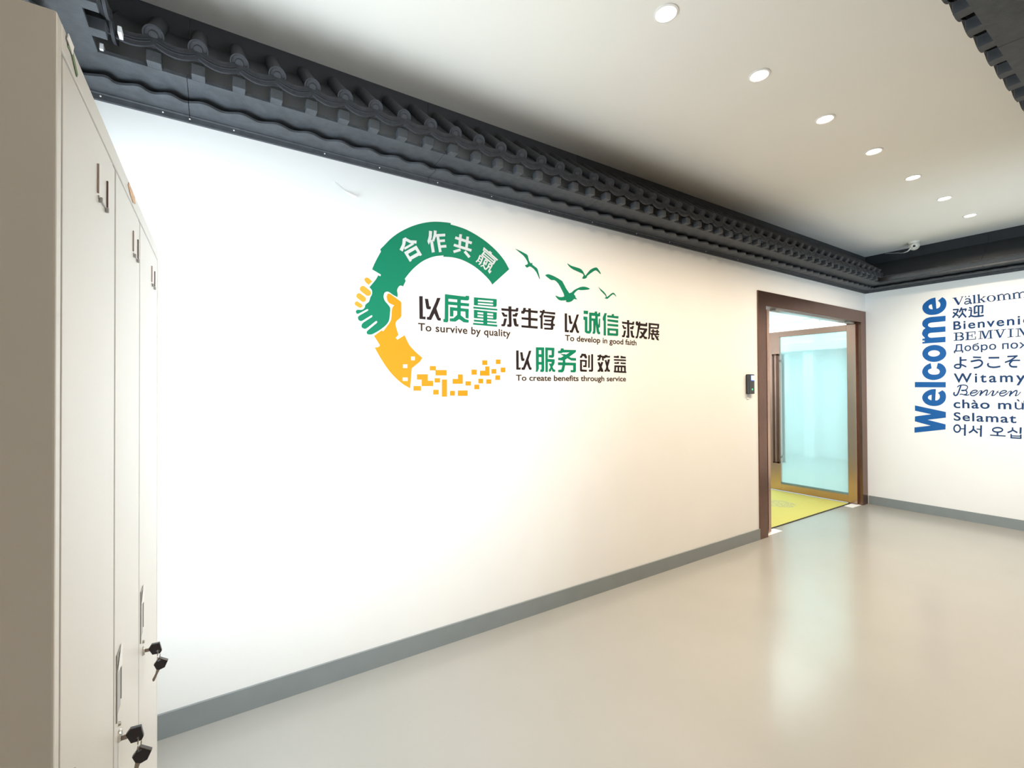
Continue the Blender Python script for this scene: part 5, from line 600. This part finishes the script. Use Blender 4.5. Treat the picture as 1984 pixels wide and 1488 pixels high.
KEYS = [
 (0.941, [(-.1202, .9787), (-.1145, .9865), (-.1011, .9856), (-.0979, .9687), (-.1004, .9632), (-.1138, .9635)], [(-.1292, .9785), (-.118, .9785), (-.118, .9715), (-.1292, .9715)], (-.1033, .9689),
  [(-.1023, .9538), (-.0874, .9421), (-.0932, .9290), (-.1017, .9265), (-.1087, .9305), (-.1125, .9399)], [(-.1085, .9315), (-.1017, .9275), (-.1040, .9215), (-.1085, .9080), (-.1115, .9040), (-.1140, .9085), (-.1100, .9215)], (-.1036, .9480), 'middle'),
 (1.2185, [(-.1195, .9812), (-.1144, .9898), (-.1011, .9896), (-.0972, .9721), (-.1002, .9671), (-.1131, .9680)], [(-.1292, .9830), (-.118, .9820), (-.118, .9755), (-.1292, .9765)], (-.1028, .9735),
  [(-.1015, .9584), (-.0867, .9482), (-.0923, .9348), (-.1010, .9325), (-.1065, .9345), (-.1109, .9453)], [(-.1062, .9358), (-.1004, .9330), (-.1050, .9230), (-.1095, .9115), (-.1125, .9105), (-.1134, .9150), (-.1085, .9250)], (-.1023, .9530), 'far')]
for y, h1, b1, o1, h2, b2, o2, w in KEYS:
    key((XC, y, 0.98), h1, b1, 'black-headed key turned in the lock of the %s locker door' % w, o1)
    key((o2[0], y+0.001, o2[1]), h2, b2, 'spare black-headed key dangling below the lock of the %s locker door' % w, o2)
    cx, cz = (o1[0]+o2[0])/2, (o1[1]+o2[1])/2; R = (o1[1]-o2[1])/2+0.0004
    pts = [(cx+0.0045*math.sin(2*PI*k/24)*0.35, y+0.0005+0.0062*math.sin(2*PI*k/24), cz+R*math.cos(2*PI*k/24)) for k in range(25)]
    m = MB(); m.tube(pts, 0.0009, 6)
    o = m.build('key_ring', 'keyblade', None, True, origin=(cx, y, cz)); tag(o, 'small metal ring joining the two keys on the %s locker door' % w, 'key ring', 'key rings on the locker')
# sticker remains on the locker's top edge
m = MB(); m.prism([(0.636, 1.872), (0.645, 1.881), (0.652, 1.880), (0.676, 1.866), (0.672, 1.861), (0.650, 1.873)], 'x', XC+0.0003, XC+0.001)
o = m.build('sticker_residue', 'green_res', origin=(XC, 0.65, 1.87)); tag(o, 'torn green sticker remains on the near top corner of the locker', 'sticker')
m = MB(); m.prism([(0.630, 1.876), (0.634, 1.884), (0.655, 1.8835), (0.650, 1.872)], 'x', XC+0.001, XC+0.0018)
o = m.build('tape_scrap', 'paper', origin=(XC, 0.64, 1.88)); tag(o, 'whitish tape scrap on the locker corner beside the green sticker remains', 'tape')
m = MB(); m.prism([(1.015, 1.872), (1.022, 1.880), (1.048, 1.879), (1.085, 1.876), (1.098, 1.868), (1.07, 1.861), (1.04, 1.864)], 'x', XC+0.0003, XC+0.001)
o = m.build('sticker_residue', 'orange_res', origin=(XC, 1.05, 1.87)); tag(o, 'orange sticker remains on the top rail over the middle locker door', 'sticker')

# ------------------------------------------------------------------ wall devices, lamps, camera
t = thing('card_reader', (4.385, D, 1.55), 'black card reader with lit screen and green light, left of door', 'card reader')
MB().box(4.332, 4.437, D-0.034, D-0.002, 1.452, 1.645, 0.008, 3).build('housing', 'device', t)
MB().box(4.376, 4.428, D-0.0352, D-0.034, 1.588, 1.632).build('screen', 'screen', t, label='lit bluish white screen')
m = MB(); m.box(4.368, 4.376, D-0.0350, D-0.034, 1.585, 1.635); m.box(4.376, 4.428, D-0.0350, D-0.034, 1.580, 1.588); m.build('screen_edge', 'screen_edge', t)
MB().lathe([(0, 0), (0.009, 0), (0.008, 0.002), (0, 0.0025)], (4.394, D-0.034, 1.497), (0, -1, 0), 20).build('indicator_light', 'led', t, True, label='glowing green light')
MB().box(4.345, 4.392, D-0.006, D-0.0005, 1.402, 1.450, 0.001).build('back_plate', 'locker', t, label='pale plate below the black housing')

LX = [1.697, 2.461, 3.215, 3.955, 4.719, 5.485, 6.251]
LL = ['nearest the viewer', 'second from the viewer', 'third from the viewer', 'fourth, in the middle of the row', 'third from the end wall', 'second from the end wall', 'closest to the end wall']
for x, w in zip(LX, LL):
    y = 1.342
    t = thing('downlight', (x, y, CEIL), 'round lit recessed ceiling lamp, ' + w, 'ceiling lamp', 'row of ceiling downlights')
    MB().lathe([(0.041, 0.0), (0.054, 0.0), (0.054, 0.004), (0.046, 0.007), (0.041, 0.003)], (x, y, CEIL), (0, 0, -1), 36).build('trim_ring', 'lamp_ring', t, True)
    MB().lathe([(0, 0.001), (0.041, 0.001), (0.0405, 0.003), (0, 0.004)], (x, y, CEIL), (0, 0, -1), 32).build('lamp_lens', 'lamp', t, True)
    l = bpy.data.lights.new('lamp_light', 'AREA'); l.shape = 'DISK'; l.size = 0.075; l.energy = 14.5; l.color = (1.0, 0.82, 0.61); l.spread = math.radians(140)
    lo = bpy.data.objects.new('lamp_light', l); COL.objects.link(lo); lo.parent = t; lo.location = (0, 0, -0.0085)

cc = (6.835, 1.945, CEIL)
t = thing('security_camera', cc, 'small white dome camera hanging from the ceiling near the far corner', 'camera')
MB().lathe([(0, 0), (0.052, 0), (0.052, 0.012), (0.044, 0.022), (0, 0.022)], cc, (0, 0, -1), 36).build('base', 'cctv', t, True)
c = Vector((6.83, 1.94, CEIL-0.050)); look = (Vector((0.3, 0.1, 1.2)) - c).normalized()
MB().lathe([(0.0, -0.040)] + [(0.044*math.cos(a), 0.044*math.sin(a)) for a in [math.radians(d) for d in range(-60, 55, 10)]] + [(0.026, 0.036), (0.012, 0.034), (0, 0.033)], c, look, 32).build('eyeball', 'cctv', t, True)
MB().lathe([(0.0125, 0.034), (0.0125, 0.0385), (0.0, 0.037)], c, look, 20).build('lens', 'lens', t, True)
sd = look.cross(Vector((0, 0, 1))).normalized(); uu = sd.cross(look)
m = MB()
for s in (-1, 1):
    m.lathe([(0, 0), (0.0065, 0), (0.006, 0.003), (0, 0.003)], c + look*0.0345 + sd*s*0.017 - uu*0.015, look, 12)
m.build('infrared_light', 'recess', t)
MB().lathe([(0.047, -0.004), (0.050, 0.0), (0.047, 0.006), (0.044, 0.003)], c, look, 36).build('bezel', 'cctv', t, True)
MB().tube([(6.80, 1.963, 3.128), (6.815, 1.985, 3.114), (6.83, 2.00, 3.107), (6.87, 2.05, 3.108)], [0.008, 0.0075, 0.006, 0.0035], 10).build('cable_gland', 'plate', t, True)
MB().tube([(6.87, 2.05, 3.108), (6.91, 2.09, 3.120), (6.95, 2.128, 3.139), (7.0, 2.19, 3.158), (7.05, 2.251, 3.179), (7.09, 2.30, 3.195)], 0.0028, 8).build('cable', 'cable', t, True)

# curl of tape left on the wall below the eave
m = MB(); m.loft([[(0.520, D-0.0004, 2.609), (0.524, D-0.0012, 2.612)], [(0.560, D-0.002, 2.574), (0.567, D-0.003, 2.580)], [(0.590, D-0.006, 2.555), (0.600, D-0.010, 2.566)], [(0.622, D-0.012, 2.545), (0.630, D-0.020, 2.552)]], close=False)
o = m.build('peeling_tape', 'tape', origin=(0.57, D, 2.58)); tag(o, 'thin curl of clear tape peeling off the wall under the eave', 'tape')

# ------------------------------------------------------------------ vinyl lettering and stickers
def wall_pt(wall, a, z, t): return (a, D-t, z) if wall == 'f' else (XR-t, a, z)
def decal(name, key, wall, m_, parent=None, base=0.0, lift=0.00004):
    b = MB(); bm = b.bm; xs = []; zs = []
    for k, loops in enumerate(DECAL[key]):
        t = base + 0.0008 + lift*k; flat = [q for l in loops for q in l]
        xs += [q[0]/1000 for q in flat]; zs += [q[1]/1000 for q in flat]
        V = [bm.verts.new(wall_pt(wall, q[0]/1000, q[1]/1000, t)) for q in flat]
        Bk = [bm.verts.new(wall_pt(wall, q[0]/1000, q[1]/1000, base+0.0003)) for q in flat]
        for tri in tessellate_polygon([[Vector((q[0], q[1], 0)) for q in l] for l in loops]):
            try: bm.faces.new([V[i] for i in tri])
            except ValueError: pass
        o = 0
        for l in loops:
            n = len(l)
            for i in range(n):
                j = (i+1) % n; bm.faces.new((V[o+i], V[o+j], Bk[o+j], Bk[o+i]))
            o += n
    org = wall_pt(wall, (min(xs)+max(xs))/2, min(zs), 0.0)
    return b.build(name, m_, parent, origin=org)
def centre(keys, wall):
    q = [p for k in keys for l in DECAL[k] for r in l for p in r]
    return wall_pt(wall, sum(p[0] for p in q)/len(q)/1000, min(p[1] for p in q)/1000, 0.0)
def lettering(name, keys, wall, mats, label, cat, part, base=0.0, group=None, plabels=None):
    t = thing(name, centre(keys, wall), label, cat, group)
    for i, k in enumerate(keys):
        o = decal(part, k, wall, mats[i] if isinstance(mats, list) else mats, t, base)
        if plabels and plabels.get(i): o['label'] = plabels[i]
    return t
GS = 'slogan lines on the long wall'
lettering('slogan_lettering', ['yi_a', 'zhi', 'liang', 'qiu_a', 'sheng', 'cun'], 'f', ['ink', 'green', 'green', 'ink', 'ink', 'ink'], 'six-character slogan, leftmost of three, beside the hands, two large green characters', 'lettering', 'character', group=GS, plabels={1: 'large green character', 2: 'large green character'})
lettering('slogan_lettering', ['yi_b', 'cheng', 'xin', 'qiu_b', 'fa', 'zhan'], 'f', ['ink', 'green', 'green', 'ink', 'ink', 'ink'], 'six-character slogan, rightmost of three, below the smallest bird', 'lettering', 'character', group=GS, plabels={1: 'green character', 2: 'green character'})
lettering('slogan_lettering', ['yi_c', 'fu', 'wu', 'chuang', 'xiao', 'yi_benefit'], 'f', ['ink', 'green', 'green', 'ink', 'ink', 'ink'], 'six-character slogan, lowest of three, to the right of the orange squares', 'lettering', 'character', group=GS, plabels={1: 'large green character', 2: 'large green character'})
tag(decal('arch_sticker', 'arc_left', 'f', 'green'), 'green vinyl arch piece ending below in an open hand', 'sticker')
tag(decal('arch_sticker', 'arc_right', 'f', 'green', lift=0.0, base=0.0003), 'green vinyl arch piece sweeping down to the right, square at its tip', 'sticker')
lettering('arch_lettering', ['he', 'zuo', 'gong', 'ying'], 'f', 'white_vinyl', 'four white characters curving along the green arch', 'lettering', 'character', base=0.0016)
for k, w in zip('abcd', ('topmost of four, cut square at its end', 'second from the top and the largest of four', 'third from the top of four', 'lowest and smallest of four')):
    tag(decal('fingertip_sticker', 'finger_'+k, 'f', 'orange'), 'orange fingertip beside the green hand, ' + w, 'sticker', 'orange fingertips')
tag(decal('arm_sticker', 'arm', 'f', 'yellow'), 'orange vinyl arm with raised thumb and three small square holes', 'sticker')
PXL = ['short brick, highest at the left of the pixel trail', 'wide brick touching the lower right corner of a short brick', 'large stepped Z-shaped piece next to the arm', 'brick at the lower left, nearest the arm tip',
 'small square under the wide brick, left of the tall bar', 'small square, low and just left of the tall bar', 'tall upright bar, the only vertical one', 'small square on the bottom edge, right of the tall bar', 'wide flat brick on the bottom edge',
 'L-shaped piece right of the tall bar', 'square directly right of the lower L-shaped piece', 'square lowest in the right half of the trail', 'square left of the upper L-shaped piece', 'L-shaped piece in the upper right of the trail',
 'left square of the pair below the upper L-shaped piece', 'right square of the pair below the upper L-shaped piece', 'square above the upper L-shaped piece', 'square at the top right end of the trail', 'square just right of the upper L-shaped piece',
 'square farthest right of the whole trail', 'square below the farthest right one']
for i, w in enumerate(PXL):
    tag(decal('pixel_sticker', 'px%d' % i, 'f', 'yellow'), 'orange ' + w, 'sticker', 'orange pixel squares trailing from the arm')
for i, w in enumerate(('green bird gliding with long narrow wings, leftmost of four', 'largest green bird, in the middle with broad raised wings', 'green bird at the upper right with wings in a wide V', 'smallest green bird, lower right of the four')):
    tag(decal('bird_sticker', 'bird%d' % i, 'f', 'green'), w, 'sticker', 'green bird silhouettes')
GL = 'greetings on the end wall'
lettering('welcome_lettering', ['we_W', 'we_e', 'we_l', 'we_c', 'we_o', 'we_m', 'we_ee'], 'r', 'blue', 'big bold blue word Welcome turned upright, reading from bottom to top', 'lettering', 'letter')
lettering('greeting_lettering', ['va_V', 'va_a', 'va_l', 'va_k', 'va_o', 'va_m', 'va_mm'], 'r', 'navy', 'navy serif greeting V\u00e4lkomm, top line of the greeting list', 'lettering', 'letter', group=GL)
lettering('greeting_lettering', ['hu_a', 'hu_b'], 'r', 'navy', 'navy two-character Chinese greeting, second line of the list', 'lettering', 'character', group=GL)
lettering('greeting_lettering', ['be_B', 'be_E', 'be_M', 'be_V', 'be_I', 'be_N'], 'r', 'navy', 'navy all-capitals serif greeting BEMVIN, fourth line of the list', 'lettering', 'letter', group=GL)
lettering('greeting_lettering', ['yo_a', 'yo_b', 'yo_c', 'yo_d'], 'r', 'navy', 'navy Japanese greeting, sixth line of the list', 'lettering', 'character', group=GL)
lettering('greeting_lettering', ['ve_B', 've_e', 've_n', 've_v', 've_ee', 've_nn'], 'r', 'navy', 'navy script greeting Benven, eighth line of the list', 'lettering', 'letter', group=GL)
lettering('greeting_lettering', ['ko_a', 'ko_b', 'ko_c', 'ko_d'], 'r', 'navy', 'navy Korean greeting, bottom line of the list', 'lettering', 'character', group=GL)

def text_mesh(s, off, space=1.0):
    cu = bpy.data.curves.new('t', 'FONT'); cu.body = s; cu.size = 1; cu.offset = off; cu.extrude = 0.004; cu.space_character = space; cu.resolution_u = 6
    o = bpy.data.objects.new('t', cu); COL.objects.link(o); bpy.context.view_layer.update()
    me = bpy.data.meshes.new_from_object(o.evaluated_get(bpy.context.evaluated_depsgraph_get()))
    COL.objects.unlink(o); bpy.data.objects.remove(o); bpy.data.curves.remove(cu); return me
def ext(me, ax): v = [q.co[ax] for q in me.vertices]; return (min(v), max(v))
def words(name, full, prefix, xl, xr, zb, cap, wall, m_, label, cat, off=0.012, space=1.0, group=None, part='letter', tall=None):
    xl, xr, zb, cap = xl/1000, xr/1000, zb/1000, cap/1000
    pm = text_mesh(prefix, off, space); e0, e1 = ext(pm, 0); sx = (xr-xl)/(e1-e0)
    fm = text_mesh(tall or full[0], off); sz = cap/ext(fm, 1)[1]
    t = thing(name, wall_pt(wall, xl, zb, 0.0), label, cat, group)
    bar = ext(text_mesh('l', off, space), 1 - 1)[1]
    for i, ch in enumerate(full):
        if ch == ' ': continue
        adv = ext(text_mesh(full[:i]+'l', off, space), 0)[1] - bar if i else 0.0
        me = text_mesh(ch, 0.004 if ord(ch) > 0x1e00 else off, space); b = MB(); b.bm.from_mesh(me)
        for v in b.bm.verts:
            x = xl + (v.co.x + adv - e0)*sx; z = zb + v.co.y*sz; tt = 0.0004 + (0.0008 if v.co.z > 0 else 0)
            v.co = Vector(wall_pt(wall, x, z, tt))
        b.build(part, m_, t)
    return t
GC = 'English captions under the slogans'
words('caption_lettering', 'To survive by quality', 'To survive by quality', 980.3, 1616.2, 1857.5, 45, 'f', 'ink2', 'brown caption To survive by quality under the leftmost slogan', 'lettering', 0.017, 1.05, GC)
words('caption_lettering', 'To develop in good faith', 'To develop in good faith', 2075.8, 2804.6, 1856.5, 41.4, 'f', 'ink2', 'brown caption To develop in good faith under the rightmost slogan', 'lettering', 0.017, 1.0, GC)
words('caption_lettering', 'To create benefits through service', 'To create benefits through service', 1657.7, 2683.0, 1570.5, 39, 'f', 'ink2', 'brown caption To create benefits through service under the lowest slogan', 'lettering', 0.017, 1.0, GC)
words('greeting_lettering', 'Bienvenidos', 'Bienveni', 1678.4, 1157.4, 2166, 95, 'r', 'navy', 'navy bold sans greeting beginning Bienveni, third line of the list', 'lettering', 0.018, 1.18, GL)
words('greeting_lettering', '\u0414\u043e\u0431\u0440\u043e \u043f\u043e\u0436\u0430\u043b\u043e\u0432\u0430\u0442\u044c', '\u0414\u043e\u0431\u0440\u043e \u043f\u043e', 1677.2, 1175.3, 1915, 81.7, 'r', 'navy', 'navy Russian greeting, fifth line of the list', 'lettering', 0.014, 1.05, GL)
words('greeting_lettering', 'Witamy', 'Witam', 1681.5, 1216.4, 1560, 104, 'r', 'navy', 'navy bold greeting Witamy, seventh line of the list', 'lettering', 0.016, 1.28, GL)
words('greeting_lettering', 'ch\u00e0o m\u1eebng', 'ch\u00e0o m', 1686.2, 1230.3, 1270, 96.8, 'r', 'navy', 'navy Vietnamese greeting, ninth line of the list', 'lettering', 0.016, 1.1, GL, tall='h')
words('greeting_lettering', 'Selamat datang', 'Selamat', 1686.1, 1195.9, 1126, 94, 'r', 'navy', 'navy bold greeting Selamat, tenth line of the list', 'lettering', 0.016, 1.12, GL)
